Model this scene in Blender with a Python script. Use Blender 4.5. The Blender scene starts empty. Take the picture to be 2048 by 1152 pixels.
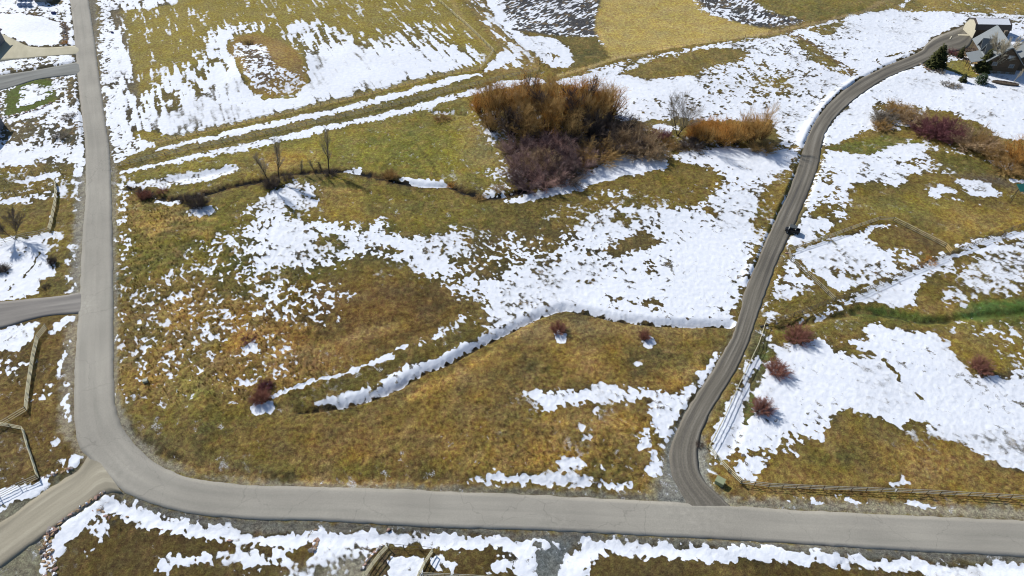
import bpy, bmesh, math, random
import numpy as np
from mathutils import Vector, Matrix

# ------------------------------------------------------------------ camera, sky, sun, exposure
H = 106.0; TH = math.radians(43.6); F = 1365.33
ST, CT = math.sin(TH), math.cos(TH)
scene = bpy.context.scene
cd = bpy.data.cameras.new('camera'); cam = bpy.data.objects.new('camera', cd)
scene.collection.objects.link(cam); scene.camera = cam
cam.location = (0, 0, H); cam.rotation_euler = (math.pi/2 - TH, 0, 0)
cd.lens = 24.0; cd.sensor_width = 36.0; cd.clip_end = 12000.0; cd.clip_start = 0.5

SUN_EL = math.radians(36.0)
SUN_DIR = Vector((-0.70*math.cos(SUN_EL), 0.714*math.cos(SUN_EL), math.sin(SUN_EL)))   # towards the sun
w = bpy.data.worlds.new("World"); scene.world = w; w.use_nodes = True
nt = w.node_tree; nt.nodes.clear()
sky = nt.nodes.new('ShaderNodeTexSky'); sky.sky_type = 'NISHITA'; sky.sun_disc = False
sky.sun_elevation = SUN_EL; sky.sun_rotation = math.atan2(SUN_DIR.x, SUN_DIR.y)
sky.altitude = 1500; sky.dust_density = 0.6
bg = nt.nodes.new('ShaderNodeBackground'); bg.inputs['Strength'].default_value = 0.10
wo = nt.nodes.new('ShaderNodeOutputWorld')
nt.links.new(sky.outputs[0], bg.inputs[0]); nt.links.new(bg.outputs[0], wo.inputs[0])
scene.cycles.filter_width = 1.1
sd = bpy.data.lights.new('sun', 'SUN'); sun = bpy.data.objects.new('sun', sd)
scene.collection.objects.link(sun); sd.energy = 4.6; sd.angle = math.radians(0.5); sd.color = (1.0, 0.95, 0.88)
sun.rotation_euler = SUN_DIR.to_track_quat('Z', 'Y').to_euler(); sun.location = (0, 0, 150)
vs = scene.view_settings
scene.display_settings.display_device = 'sRGB'
vs.view_transform = 'Standard'; vs.look = 'None'; vs.gamma = 1.0; vs.exposure = 0.25; vs.use_curve_mapping = False

random.seed(7); RNG = np.random.default_rng(7)
COL = scene.collection

# ------------------------------------------------------------------ picture pixel <-> place
def P(px, py, z=0.0):
    u = px - 1024.0; v = py - 576.0
    dy = CT - v/F*ST; dz = -(ST + v/F*CT); dx = u/F
    t = (H - z)/(-dz)
    return Vector((dx*t, dy*t, z))
def G(px, py): return P(px, py, 0.0)
def ext(p):                       # points on the frame's edge run on past it
    x, y = p
    if x <= 0: x = -150
    if x >= 2046: x = 2200
    if y <= 0: y = -60
    if y >= 1150: y = 1230
    return (x, y)
def Gs(pts, e=True):
    return np.array([G(*(ext(p) if e else p))[:2] for p in pts])

def lin(c):
    c = c/255.0
    return c/12.92 if c <= 0.04045 else ((c+0.055)/1.055)**2.4
KA = 1.22
def A(r, g, b):                   # surface colour that shows as this sRGB in full sun
    return (lin(r)/KA, lin(g)/KA, lin(b)/KA)

# ------------------------------------------------------------------ noise
_tabs = {}
def vnoise(x, y, scale, seed=0, ang=0.0, stretch=1.0):
    if seed not in _tabs: _tabs[seed] = np.random.default_rng(1000+seed).random((256, 256)).astype(np.float32)
    t = _tabs[seed]
    c, s = math.cos(ang), math.sin(ang)
    X = (x*c + y*s)/(scale*stretch); Y = (-x*s + y*c)/scale
    xi = np.floor(X).astype(np.int64); yi = np.floor(Y).astype(np.int64)
    fx = (X-xi).astype(np.float32); fy = (Y-yi).astype(np.float32)
    fx = fx*fx*(3-2*fx); fy = fy*fy*(3-2*fy)
    x0 = xi & 255; x1 = (xi+1) & 255; y0 = yi & 255; y1 = (yi+1) & 255
    return (t[x0, y0]*(1-fx)+t[x1, y0]*fx)*(1-fy) + (t[x0, y1]*(1-fx)+t[x1, y1]*fx)*fy
def multi(x, y, specs, ang=0.0, stretch=1.0):
    z = 0; w2 = 0
    for k, (sc, wt, sd_) in enumerate(specs):
        z = z + wt*(vnoise(x, y, sc, sd_, ang+0.37*k*(stretch == 1.0), stretch)-0.5)/0.215; w2 += wt*wt
    return z/math.sqrt(w2)
def unif(z): return 0.5*(1+np.tanh(0.8*z))

# ------------------------------------------------------------------ the plan of the ground, in metres
RES = 0.3; X0, X1, Y0, Y1 = -262.0, 262.0, 28.0, 335.0
NX = int((X1-X0)/RES)+1; NY = int((Y1-Y0)/RES)+1
def blurbox(m, r):
    if r < 1: return m
    for ax in (0, 1):
        pad = [(0, 0), (0, 0)]; pad[ax] = (r+1, r)
        c = np.cumsum(np.pad(m, pad, mode='edge'), axis=ax)
        n = m.shape[ax]
        a = np.take(c, range(2*r+1, 2*r+1+n), axis=ax); b = np.take(c, range(0, n), axis=ax)
        m = (a-b)/(2*r+1)
    return m
def polymask(P2, feather=0.5):
    pad = feather*2+1
    i0 = max(0, int((P2[:, 0].min()-pad-X0)/RES)); i1 = min(NX, int((P2[:, 0].max()+pad-X0)/RES)+2)
    j0 = max(0, int((P2[:, 1].min()-pad-Y0)/RES)); j1 = min(NY, int((P2[:, 1].max()+pad-Y0)/RES)+2)
    if i1 <= i0 or j1 <= j0: return None
    xs = X0+RES*np.arange(i0, i1); ys = Y0+RES*np.arange(j0, j1)
    m = np.zeros((i1-i0, j1-j0), dtype=np.int8)
    n = len(P2)
    for k in range(n):            # even-odd, edge by edge
        ax, ay = P2[k]; bx, by = P2[(k+1) % n]
        if ay == by: continue
        lo, hi = min(ay, by), max(ay, by)
        js = np.nonzero((ys >= lo) & (ys < hi))[0]
        if len(js) == 0: continue
        xc = ax+(ys[js]-ay)*(bx-ax)/(by-ay)
        m[:, js] ^= (xs[:, None] > xc[None, :]).astype(np.int8)
    m = m.astype(np.float32)
    r = int(round(feather/RES))
    if r >= 1: m = blurbox(blurbox(m, r), max(1, r//2))
    return (slice(i0, i1), slice(j0, j1)), m
def setf(field, pts, val, feather=0.5, e=True, amount=1.0):
    r = polymask(Gs(pts, e), feather)
    if r is None: return
    sl, m = r
    m = m*amount
    if field.ndim == 3: field[sl] = field[sl]*(1-m[..., None]) + np.array(val, dtype=np.float32)*m[..., None]
    else: field[sl] = field[sl]*(1-m)+val*m
def linedist(pts, maxd):
    P2 = pts if isinstance(pts, np.ndarray) else Gs(pts)
    i0 = max(0, int((P2[:, 0].min()-maxd-X0)/RES)); i1 = min(NX, int((P2[:, 0].max()+maxd-X0)/RES)+2)
    j0 = max(0, int((P2[:, 1].min()-maxd-Y0)/RES)); j1 = min(NY, int((P2[:, 1].max()+maxd-Y0)/RES)+2)
    xs = (X0+RES*np.arange(i0, i1))[:, None]; ys = (Y0+RES*np.arange(j0, j1))[None, :]
    best = np.full((i1-i0, j1-j0), 1e9, dtype=np.float32); sg = np.zeros_like(best)
    for k in range(len(P2)-1):
        a = P2[k]; b = P2[k+1]; d = b-a; L2 = float(d@d)+1e-9
        t = np.clip(((xs-a[0])*d[0]+(ys-a[1])*d[1])/L2, 0, 1)
        ex = xs-(a[0]+t*d[0]); ey = ys-(a[1]+t*d[1]); dd = np.sqrt(ex*ex+ey*ey)
        side = np.sign(d[0]*(ys-a[1])-d[1]*(xs-a[0]))
        u = dd < best
        best = np.where(u, dd, best); sg = np.where(u, side, sg)
    return (slice(i0, i1), slice(j0, j1)), best, sg
def strip(field, pts, val, width, feather=0.3, amount=1.0):
    sl, d, _ = linedist(pts, width/2+feather+1)
    m = np.clip((width/2+feather-d)/(2*feather+1e-6), 0, 1)*amount
    if field.ndim == 3: field[sl] = field[sl]*(1-m[..., None]) + np.array(val, dtype=np.float32)*m[..., None]
    else: field[sl] = field[sl]*(1-m)+val*m

S = np.full((NX, NY), 0.06, np.float32)        # share of snow cover
C = np.zeros((NX, NY, 3), np.float32)          # colour of what is not snow
Z = np.zeros((NX, NY), np.float32)             # height
R = np.full((NX, NY), 0.5, np.float32)         # roughness of the sward
W1 = np.zeros((NX, NY), np.float32)            # weight of mown stripes
W2 = np.zeros((NX, NY), np.float32)            # weight of ploughed furrows
W3 = np.zeros((NX, NY), np.float32)            # thin, half melted snow

OLIVE = A(112, 98, 38); GOLD = A(150, 116, 52); BROWN = A(104, 78, 40); GREENISH = A(96, 98, 36)
FIELD = A(142, 122, 48); STUB = A(176, 148, 78); SOIL = A(76, 74, 76); GRAV = A(128, 121, 110)
TAN = A(176, 148, 92); DARKOL = A(84, 74, 34); LAWN = A(96, 104, 28); BRIGHT = A(88, 112, 44); DARKSOIL = A(60, 54, 46)
C[:] = A(118, 98, 42)

# ---- tone of the sward
def tone(pts, c, f=3.0, a=1.0): setf(C, pts, c, f, True, a)
tone([(0, 0), (165, 0), (165, 330), (0, 330)], A(98, 88, 66), 2)
tone([(0, 330), (165, 330), (160, 590), (0, 600)], A(116, 98, 42), 1.5)
tone([(0, 640), (160, 630), (150, 900), (180, 930), (0, 1040)], A(106, 84, 42), 1)
tone([(180, 0), (880, 0), (1000, 110), (960, 150), (300, 300), (225, 330)], FIELD, 1)
tone([(190, 0), (225, 0), (270, 150), (290, 230), (225, 320), (205, 150)], A(112, 98, 76), 1)
tone([(880, 0), (945, 0), (1085, 140), (960, 150), (1005, 105)], A(136, 112, 62), 1)
tone([(300, 300), (700, 200), (1082, 140), (1100, 160), (1000, 190), (700, 260), (235, 345)], A(126, 110, 54), 1)
tone([(960, 0), (1215, 0), (1190, 45), (1195, 75), (1120, 75), (1010, 60)], SOIL, .8)
tone([(1095, 72), (1195, 72), (1218, 110), (1185, 132), (1140, 136), (1140, 100)], A(104, 92, 48), .8)
tone([(1330, 0), (1440, 0), (1536, 22), (1610, 40), (1590, 50), (1536, 57), (1480, 45), (1400, 22)], SOIL, .8)
tone([(1425, 0), (1850, 0), (1735, 20), (1610, 42), (1536, 24)], A(118, 104, 50), .8)
tone([(1222, 0), (1330, 0), (1420, 25), (1480, 45), (1545, 60), (1536, 68), (1300, 104), (1225, 118), (1214, 104), (1190, 60), (1195, 30)], STUB, .6)
tone([(1735, 24), (1860, 0), (2048, 0), (2048, 40), (1900, 30)], A(136, 116, 60), 1)
tone([(1100, 160), (1730, 24), (1600, 300), (1230, 250)], A(122, 104, 52), 1)
# main parcel
tone([(235, 345), (700, 250), (940, 200), (1000, 300), (1010, 380), (850, 365), (600, 350), (300, 380)], A(132, 116, 46), 3)
tone([(560, 290), (700, 270), (900, 260), (960, 320), (880, 345), (650, 330)], A(128, 118, 40), 4)
tone([(520, 300), (640, 310), (640, 340), (540, 340)], A(160, 124, 48), 2, .6)
tone([(450, 330), (560, 300), (560, 350), (430, 370)], GOLD, 2, .4)
tone([(930, 240), (1010, 260), (1000, 340), (930, 330)], A(150, 128, 74), 2, .7)
tone([(240, 360), (700, 350), (1000, 400), (1010, 430), (900, 480), (500, 560), (240, 600)], A(116, 102, 40), 4)
tone([(560, 380), (640, 378), (720, 400), (690, 430), (640, 420)], GOLD, 2, .5)
tone([(620, 420), (760, 430), (760, 450), (640, 450)], A(140, 112, 42), 2, .7)
tone([(240, 400), (330, 400), (420, 420), (330, 470), (250, 470)], A(142, 116, 60), 2.5, .6)
tone([(235, 560), (420, 560), (560, 640), (640, 740), (520, 800), (300, 800), (240, 780)], A(140, 110, 54), 3)
tone([(420, 620), (560, 620), (700, 690), (800, 690), (650, 750), (560, 780), (450, 720)], A(146, 108, 48), 4)
tone([(380, 500), (560, 560), (700, 580), (760, 560), (700, 540), (440, 470)], A(104, 94, 40), 3, .8)
tone([(560, 600), (700, 560), (900, 560), (940, 620), (860, 680), (760, 700), (640, 680)], A(108, 80, 38), 5)
tone([(560, 790), (720, 740), (850, 690), (960, 650), (990, 650), (880, 720), (780, 760), (640, 800), (600, 830)], A(98, 84, 38), 1.5)
tone([(340, 830), (440, 820), (500, 860), (430, 900)], A(100, 96, 38), 3, .6)
tone([(330, 760), (400, 740), (450, 790), (380, 820)], A(124, 120, 56), 2, .6)
tone([(260, 830), (400, 900), (560, 940), (700, 960), (700, 970), (470, 962), (340, 930), (270, 880)], A(120, 106, 58), 1.5, .8)
tone([(300, 860), (380, 910), (520, 945), (640, 960), (560, 964), (420, 950), (320, 905)], A(86, 74, 44), 1.2, .8)
tone([(620, 850), (900, 730), (1100, 630), (1480, 650), (1400, 780), (1200, 900), (1000, 950), (700, 940)], A(122, 96, 44), 4)
tone([(1000, 650), (1100, 620), (1200, 640), (1460, 655), (1460, 670), (1200, 665), (1060, 680)], A(142, 118, 74), 2, .8)
tone([(1120, 700), (1200, 695), (1260, 740), (1180, 750), (1120, 730)], A(160, 122, 46), 3, .6)
tone([(1240, 690), (1350, 680), (1370, 720), (1280, 740)], A(88, 82, 44), 3, .7)
tone([(700, 800), (900, 760), (950, 850), (780, 870)], A(106, 88, 40), 5, .8)
tone([(900, 870), (1180, 830), (1300, 830), (1300, 960), (1180, 950), (940, 950)], A(140, 108, 46), 4, .8)
tone([(330, 880), (500, 860), (900, 880), (900, 920), (640, 930), (400, 900)], A(120, 92, 42), 3, .8)
tone([(680, 935), (780, 925), (780, 955), (690, 955)], A(78, 80, 34), 1.5, .8)
tone([(1400, 650), (1460, 655), (1440, 700), (1380, 740), (1340, 730)], A(116, 98, 40), 3, .7)
tone([(1330, 740), (1400, 720), (1380, 770), (1320, 790)], GOLD, 2, .7)
tone([(1000, 400), (1350, 330), (1440, 350), (1400, 420), (1200, 470), (1000, 480)], A(112, 94, 40), 2)
tone([(880, 470), (1480, 420), (1480, 640), (950, 640)], A(92, 78, 46), 3, .8)
tone([(500, 440), (900, 460), (950, 540), (700, 540), (500, 540)], A(92, 82, 42), 3, .6)
# east side
tone([(1660, 300), (1800, 285), (2048, 340), (2048, 480), (1900, 500), (1750, 440), (1600, 480)], A(118, 98, 42), 2)
tone([(1650, 300), (1700, 285), (1760, 272), (1850, 285), (1790, 302), (1730, 314)], A(106, 104, 40), 1)
tone([(1850, 290), (1960, 320), (2010, 350), (1900, 350)], A(98, 90, 36), 2)
tone([(1700, 400), (1900, 400), (1950, 440), (1800, 440), (1720, 430)], A(136, 122, 48), 3, .7)
tone([(1880, 420), (2048, 420), (2048, 460), (1920, 495), (1850, 470)], A(156, 124, 52), 2, .8)
tone([(1900, 350), (2000, 355), (2040, 380), (1960, 370)], A(96, 84, 74), 1.5, .8)
tone([(1760, 445), (1880, 480), (1890, 505), (1800, 560), (1700, 590), (1680, 600), (1860, 520)], A(110, 88, 48), 1.5)
tone([(1830, 535), (1860, 520), (1865, 530), (1840, 545)], A(168, 96, 56), .8, .8)
tone([(1540, 600), (1650, 585), (1650, 600), (1560, 625), (1530, 640)], A(112, 96, 36), 1)
tone([(1680, 620), (2048, 600), (2048, 740), (1900, 740), (1850, 660), (1700, 690), (1600, 650)], A(124, 98, 42), 2)
tone([(1880, 660), (2048, 640), (2048, 760), (1940, 745)], A(136, 112, 46), 2)
tone([(1700, 618), (1740, 612), (1800, 618), (1860, 634), (1900, 630), (1890, 645), (1840, 648), (1760, 632), (1700, 630)], A(78, 94, 30), .8)
tone([(1900, 636), (1925, 615), (1960, 604), (2048, 596), (2048, 640), (1960, 644)], BRIGHT, 1.0)
tone([(1960, 625), (2048, 615), (2048, 660), (1980, 655)], A(80, 78, 30), 1.5, .7)
tone([(1700, 622), (1790, 626), (1840, 640), (1780, 632)], BRIGHT, .6, .5)
tone([(1420, 880), (1540, 900), (1650, 860), (2048, 900), (2048, 1020), (1450, 1000)], A(132, 104, 46), 1.5)
tone([(1600, 900), (1720, 905), (1720, 940), (1620, 935)], A(88, 84, 38), 2)
tone([(1780, 900), (1960, 910), (1980, 950), (1800, 960)], A(156, 118, 48), 2, .7)
tone([(1490, 660), (1530, 650), (1545, 700), (1525, 780), (1490, 860), (1470, 860), (1500, 760)], A(96, 92, 60), 1, .9)
tone([(1490, 780), (1520, 800), (1500, 850), (1485, 840)], A(96, 110, 44), .8, .7)
tone([(1525, 700), (1540, 690), (1535, 740), (1520, 740)], A(96, 110, 44), .8, .7)
tone([(1560, 650), (1575, 655), (1575, 680), (1560, 670)], A(90, 106, 40), .8, .7)
# south of the road
tone([(100, 1160), (100, 1100), (220, 1020), (520, 1060), (2048, 1125), (2048, 1200), (100, 1200)], A(94, 76, 38), 1)
# yard of the house, lawns at the top left
tone([(1843, 118), (1836, 100), (1865, 74), (1930, 46), (1950, 75), (1985, 85), (1985, 112), (1905, 112), (1870, 122)], A(136, 114, 84), .8)
tone([(1885, 137), (1892, 126), (1905, 118), (1930, 122), (1950, 138), (1962, 152), (1950, 158), (1900, 143)], A(142, 128, 54), .8)
tone([(14, 185), (40, 168), (85, 158), (110, 165), (112, 205), (60, 225), (10, 235)], A(88, 98, 28), .8)
tone([(108, 200), (112, 215), (100, 225), (98, 205)], LAWN, .8)
# the mound in the northern field
tone([(455, 100), (470, 75), (510, 68), (560, 80), (595, 105), (612, 140), (612, 165), (590, 185), (540, 192), (510, 185), (490, 150)], A(146, 114, 56), 1)
tone([(478, 92), (520, 86), (535, 110), (560, 150), (520, 182), (505, 160), (490, 120)], A(92, 78, 70), 1, .8)
# gravel shoulders
SH = GRAV
tone([(150, 300), (171, 300), (172, 400), (166, 480), (160, 590), (140, 588), (146, 480), (152, 360)], A(134, 126, 114), .5)
tone([(140, 632), (157, 626), (152, 700), (148, 800), (152, 860), (175, 915), (225, 965), (175, 935), (140, 880), (120, 860), (126, 760), (132, 680)], A(138, 124, 104), .6)
tone([(222, 300), (232, 340), (233, 600), (236, 780), (250, 830), (280, 880), (320, 915), (400, 950), (500, 964), (700, 968), (1000, 980), (1165, 985), (1320, 990), (1320, 1005), (1024, 992), (500, 972), (300, 930), (225, 840), (222, 500)], A(132, 122, 104), .5)
tone([(160, 0), (186, 0), (196, 70), (205, 140), (214, 210), (221, 280), (227, 340), (215, 340), (200, 150)], A(118, 108, 92), .4)
tone([(1300, 985), (1330, 930), (1330, 890), (1360, 850), (1380, 850), (1400, 1000), (1470, 1010), (1750, 1022), (2048, 1036), (2048, 1045), (1300, 1010)], A(146, 134, 112), .5)
tone([(1470, 1000), (2048, 1020), (2048, 1045), (1400, 1012)], A(150, 136, 112), .4)
tone([(205, 975), (300, 1010), (420, 1035), (600, 1045), (1024, 1060), (1500, 1085), (2048, 1113), (2048, 1128), (1500, 1104), (1150, 1086), (1080, 1080), (770, 1062), (512, 1064), (380, 1050), (260, 1012)], A(118, 110, 100), .5)
tone([(0, 1036), (60, 995), (125, 959), (185, 930), (215, 979), (175, 1009), (112, 1049), (88, 1076), (80, 1114), (82, 1152), (0, 1152)], A(130, 118, 92), .8)
tone([(0, 1036), (125, 962), (135, 968), (60, 1020), (0, 1060)], A(106, 92, 52), .8, .7)
tone([(1068, 1152), (1072, 1100), (1078, 1076), (1140, 1080), (1130, 1110), (1112, 1152)], A(120, 120, 116), .5)
tone([(560, 1152), (640, 1120), (710, 1090), (735, 1085), (735, 1110), (712, 1152)], A(136, 124, 106), .8)
tone([(500, 1160), (570, 1130), (640, 1118), (600, 1160)], A(128, 110, 80), .8)
tone([(735, 1152), (770, 1092), (785, 1100), (745, 1152), (700, 1152), (745, 1100)], A(120, 100, 74), .5)
# banks beside the drive
tone([(1486, 600), (1496, 570), (1536, 480), (1560, 440), (1580, 380), (1604, 320), (1640, 320), (1600, 440), (1540, 560), (1520, 620), (1500, 690), (1440, 800), (1405, 860), (1360, 860), (1440, 700), (1480, 640)], A(120, 104, 76), .7, .8)
tone([(1600, 300), (1608, 270), (1640, 225), (1700, 165), (1770, 128), (1850, 95), (1860, 125), (1760, 165), (1700, 205), (1655, 255), (1645, 300)], A(112, 102, 82), .7, .8)
strip(C, [(1536, 68), (1300, 103), (1225, 118), (1174, 136), (1120, 152)], TAN, 1.8, .5)
strip(C, [(1536, 68), (1640, 46), (1735, 21), (1860, 0)], A(150, 126, 84), 2.2, .6)
strip(C, [(312, 286), (512, 238), (729, 188), (905, 148), (959, 141), (985, 106), (930, 50), (872, 0)], A(158, 132, 70), 2.0, .6)
strip(C, [(1580, 66), (1640, 100), (1712, 156)], A(110, 88, 66), 2.5, .8)

# ---- snow
def sn(v, pts, f=0.5): setf(S, pts, v, f)
sn(.50, [(0, 0), (165, 0), (172, 330), (0, 345)], 1)
sn(.78, [(0, 0), (140, 0), (150, 90), (135, 60), (122, 45), (60, 28), (0, 28)], .5)
sn(.05, [(92, 0), (128, 0), (125, 10), (98, 12)], .8)
sn(1.2, [(0, 28), (40, 27), (75, 33), (120, 43), (125, 60), (122, 88), (60, 93), (30, 80), (0, 66)], .3)
sn(.12, [(120, 42), (136, 44), (139, 90), (118, 93), (123, 70)], .4)
sn(.95, [(132, 0), (141, 0), (152, 89), (140, 89), (136, 45)], .4)
sn(.80, [(0, 127), (70, 120), (150, 112), (156, 123), (100, 132), (0, 151)], .5)
sn(.25, [(0, 148), (50, 135), (90, 125), (125, 120), (100, 130), (0, 150)], .5)
sn(.02, [(14, 185), (40, 168), (85, 158), (112, 165), (112, 205), (60, 225), (10, 235)], .5)
sn(.92, [(44, 178), (72, 168), (98, 178), (98, 198), (60, 213), (38, 216), (50, 195)], .8)
sn(.72, [(105, 155), (155, 152), (163, 250), (140, 245), (120, 200)], .8)
sn(.10, [(134, 158), (146, 160), (148, 205), (140, 215), (136, 190)], .6)
sn(.97, [(10, 248), (60, 228), (105, 208), (112, 213), (90, 228), (30, 250)], .5)
sn(.15, [(5, 248), (70, 240), (90, 262), (70, 290), (20, 290)], 1.5)
sn(.75, [(85, 235), (145, 225), (140, 265), (100, 262)], 1.5)
sn(.15, [(118, 262), (152, 260), (152, 290), (120, 292)], 1)
sn(.88, [(0, 296), (110, 290), (132, 300), (60, 328), (0, 342)], 1)
sn(.92, [(150, 160), (162, 180), (171, 300), (171, 342), (155, 352), (148, 330), (158, 260)], .6)
sn(.12, [(0, 348), (140, 325), (160, 350), (150, 400), (0, 410)], .8)
sn(1.0, [(28, 366), (65, 353), (118, 344), (121, 352), (60, 364), (30, 368)], .3)
sn(.68, [(0, 405), (60, 392), (80, 386), (132, 366), (136, 375), (110, 392), (60, 412), (0, 424)], .6)
sn(.05, [(0, 425), (150, 395), (150, 590), (0, 600)], .8)
sn(.9, [(150, 300), (170, 300), (170, 345), (156, 352), (152, 420), (148, 420)], .4)
sn(.85, [(92, 430), (104, 415), (103, 425), (88, 442)], .3)
sn(.96, [(0, 482), (60, 474), (100, 463), (108, 470), (100, 480), (88, 490), (96, 505), (92, 515), (112, 530), (110, 545), (85, 555), (78, 582), (40, 592), (0, 598)], .5)
sn(.5, [(100, 475), (120, 462), (125, 475), (105, 500), (100, 495)], .8)
sn(.70, [(139, 490), (148, 480), (148, 520), (146, 555), (140, 555)], .3)
sn(.80, [(138, 560), (149, 560), (148, 585), (136, 585)], .3)
sn(.97, [(0, 662), (55, 643), (70, 648), (62, 680), (40, 700), (0, 722)], .4)
sn(.92, [(98, 660), (112, 645), (140, 628), (149, 631), (140, 645), (115, 664), (106, 672)], .4)
sn(.60, [(0, 738), (50, 718), (57, 726), (40, 744), (0, 756)], .8)
sn(.92, [(130, 672), (135, 680), (133, 705), (126, 750), (121, 745), (125, 710)], .2)
sn(.92, [(136, 758), (141, 770), (141, 810), (147, 848), (143, 850), (134, 810)], .2)
sn(.5, [(68, 785), (90, 772), (118, 775), (115, 790), (75, 822)], .8)
sn(1.0, [(0, 1000), (45, 975), (85, 955), (100, 960), (82, 985), (50, 1003), (0, 1033)], .3)
sn(.9, [(128, 908), (134, 912), (148, 925), (152, 915), (160, 922), (172, 930), (152, 943), (142, 938)], .3)
sn(.85, [(98, 955), (145, 936), (150, 941), (100, 966)], .3)
sn(.95, [(112, 880), (120, 878), (128, 895), (115, 897)], .3)
# northern field
sn(.03, [(180, 0), (880, 0), (1000, 110), (960, 150), (300, 300), (225, 330)], 1)
sn(.78, [(192, 0), (345, 0), (350, 10), (290, 15), (230, 22), (222, 30), (260, 120), (270, 150), (262, 180), (275, 210), (330, 222), (512, 215), (512, 238), (322, 284), (225, 332), (221, 290), (212, 220), (202, 140)], 1)
sn(.12, [(190, 10), (200, 12), (204, 60), (196, 60)], .6)
sn(.10, [(222, 20), (345, 14), (400, 80), (380, 140), (300, 200), (270, 205), (272, 150), (250, 70)], 1)
sn(.35, [(224, 25), (262, 25), (270, 80), (255, 90)], 1.5)
sn(.10, [(330, 20), (900, 0), (960, 90), (850, 100), (700, 70), (560, 60), (420, 120), (330, 120)], 3)
sn(.62, [(262, 200), (330, 160), (400, 120), (415, 70), (440, 58), (490, 45), (530, 55), (520, 66), (460, 80), (480, 130), (520, 192), (600, 185), (612, 150), (596, 105), (556, 72), (600, 40), (690, 60), (740, 85), (800, 55), (850, 45), (900, 80), (960, 105), (960, 125), (800, 172), (512, 236), (330, 282)], 3)
sn(.93, [(270, 235), (350, 222), (400, 200), (420, 170), (440, 140), (470, 150), (505, 190), (590, 192), (622, 160), (612, 115), (640, 100), (700, 90), (760, 110), (830, 95), (900, 112), (950, 115), (950, 128), (860, 152), (700, 188), (512, 232), (400, 255), (330, 278), (290, 262)], 2.5)
sn(1.02, [(620, 150), (700, 125), (800, 120), (780, 150), (660, 180), (560, 205), (400, 240), (350, 240), (520, 205), (600, 195)], 2)
sn(.03, [(452, 100), (470, 74), (510, 67), (560, 78), (598, 105), (614, 140), (614, 165), (590, 186), (540, 193), (508, 185), (488, 150)], .8)
sn(.46, [(464, 95), (482, 82), (524, 90), (556, 142), (602, 152), (606, 168), (584, 184), (540, 190), (512, 183), (494, 150)], .8)
sn(.0, [(484, 76), (512, 76), (514, 90), (486, 90)], .5)
sn(1.0, [(440, 60), (470, 62), (460, 72), (448, 95), (480, 150), (506, 190), (560, 196), (600, 192), (590, 198), (500, 200), (470, 150), (430, 90)], .6)
sn(.05, [(270, 262), (300, 262), (350, 280), (320, 290), (280, 280)], 1)
sn(.05, [(520, 188), (560, 192), (596, 190), (590, 196), (520, 197)], .3)
sn(.42, [(880, 0), (940, 0), (1080, 125), (1075, 140), (1000, 142), (1012, 102)], .8)
sn(.02, [(312, 282), (512, 234), (729, 184), (905, 144), (959, 137), (982, 105), (925, 50), (864, 0), (884, 0), (940, 48), (992, 103), (965, 147), (905, 154), (729, 196), (512, 247), (312, 293)], .2)
sn(.82, [(300, 304), (400, 276), (512, 249), (729, 200), (900, 158), (960, 150), (988, 118), (1008, 104), (1040, 112), (1000, 138), (900, 170), (729, 213), (512, 262), (350, 297)], .2)
sn(.04, [(240, 330), (350, 300), (512, 264), (729, 216), (900, 173), (1000, 146), (1080, 130), (1082, 148), (729, 229), (512, 278), (300, 326)], .3)
sn(.78, [(248, 345), (300, 331), (512, 283), (729, 233), (900, 193), (1000, 168), (1080, 156), (1090, 170), (980, 184), (900, 203), (729, 245), (512, 298), (420, 316), (330, 333), (262, 344)], .2)
# north middle
sn(.92, [(938, 0), (1000, 0), (1012, 30), (1022, 58), (1060, 75), (1110, 78), (1140, 90), (1142, 132), (1100, 137), (1080, 118), (1040, 88), (1000, 52)], .6)
sn(.2, [(1095, 108), (1120, 112), (1118, 122), (1100, 118)], .8)
sn(.40, [(1000, 0), (1215, 0), (1190, 45), (1195, 72), (1110, 75), (1022, 58)], .8)
sn(.30, [(1100, 30), (1195, 30), (1195, 72), (1120, 72)], 2)
sn(.01, [(1110, 78), (1195, 74), (1218, 110), (1185, 134), (1145, 138), (1146, 100)], .6)
sn(.5, [(1192, 78), (1215, 82), (1232, 92), (1222, 96), (1205, 90)], .6)
sn(.0, [(1222, 0), (1330, 0), (1420, 25), (1480, 45), (1545, 60), (1536, 68), (1300, 104), (1225, 118), (1216, 104), (1190, 60), (1195, 30)], .6)
sn(.42, [(1330, 0), (1440, 0), (1536, 22), (1610, 40), (1590, 50), (1536, 57), (1480, 45), (1400, 22)], .6)
sn(.04, [(1425, 0), (1850, 0), (1735, 18), (1610, 40), (1536, 22)], .8)
sn(.93, [(1735, 24), (1800, 15), (1860, 0), (1880, 0), (1800, 20), (1940, 26), (2048, 36), (2048, 295), (2000, 278), (1960, 250), (1900, 226), (1850, 215), (1790, 205), (1750, 215), (1738, 255), (1700, 275), (1650, 294), (1600, 290), (1620, 230), (1690, 120)], .6)
sn(.10, [(1785, 17), (1870, 6), (2048, 0), (2048, 33), (1990, 26), (1900, 22), (1830, 24)], .8)
sn(.7, [(1930, 28), (2048, 36), (2048, 80), (1990, 50)], 1.5)
sn(.82, [(1105, 168), (1174, 148), (1300, 118), (1560, 72), (1735, 24), (1700, 120), (1625, 240), (1600, 292), (1560, 290), (1545, 240), (1400, 240), (1230, 245), (1225, 190)], .6)
sn(1.0, [(1190, 165), (1260, 155), (1400, 165), (1400, 185), (1260, 200), (1210, 185)], 2)
sn(.5, [(1174, 140), (1300, 112), (1536, 72), (1536, 76), (1430, 96), (1300, 125), (1180, 148)], .5)
sn(.03, [(1235, 148), (1290, 125), (1430, 98), (1500, 108), (1486, 130), (1420, 140), (1380, 155), (1300, 158), (1250, 150)], .8)
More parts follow.
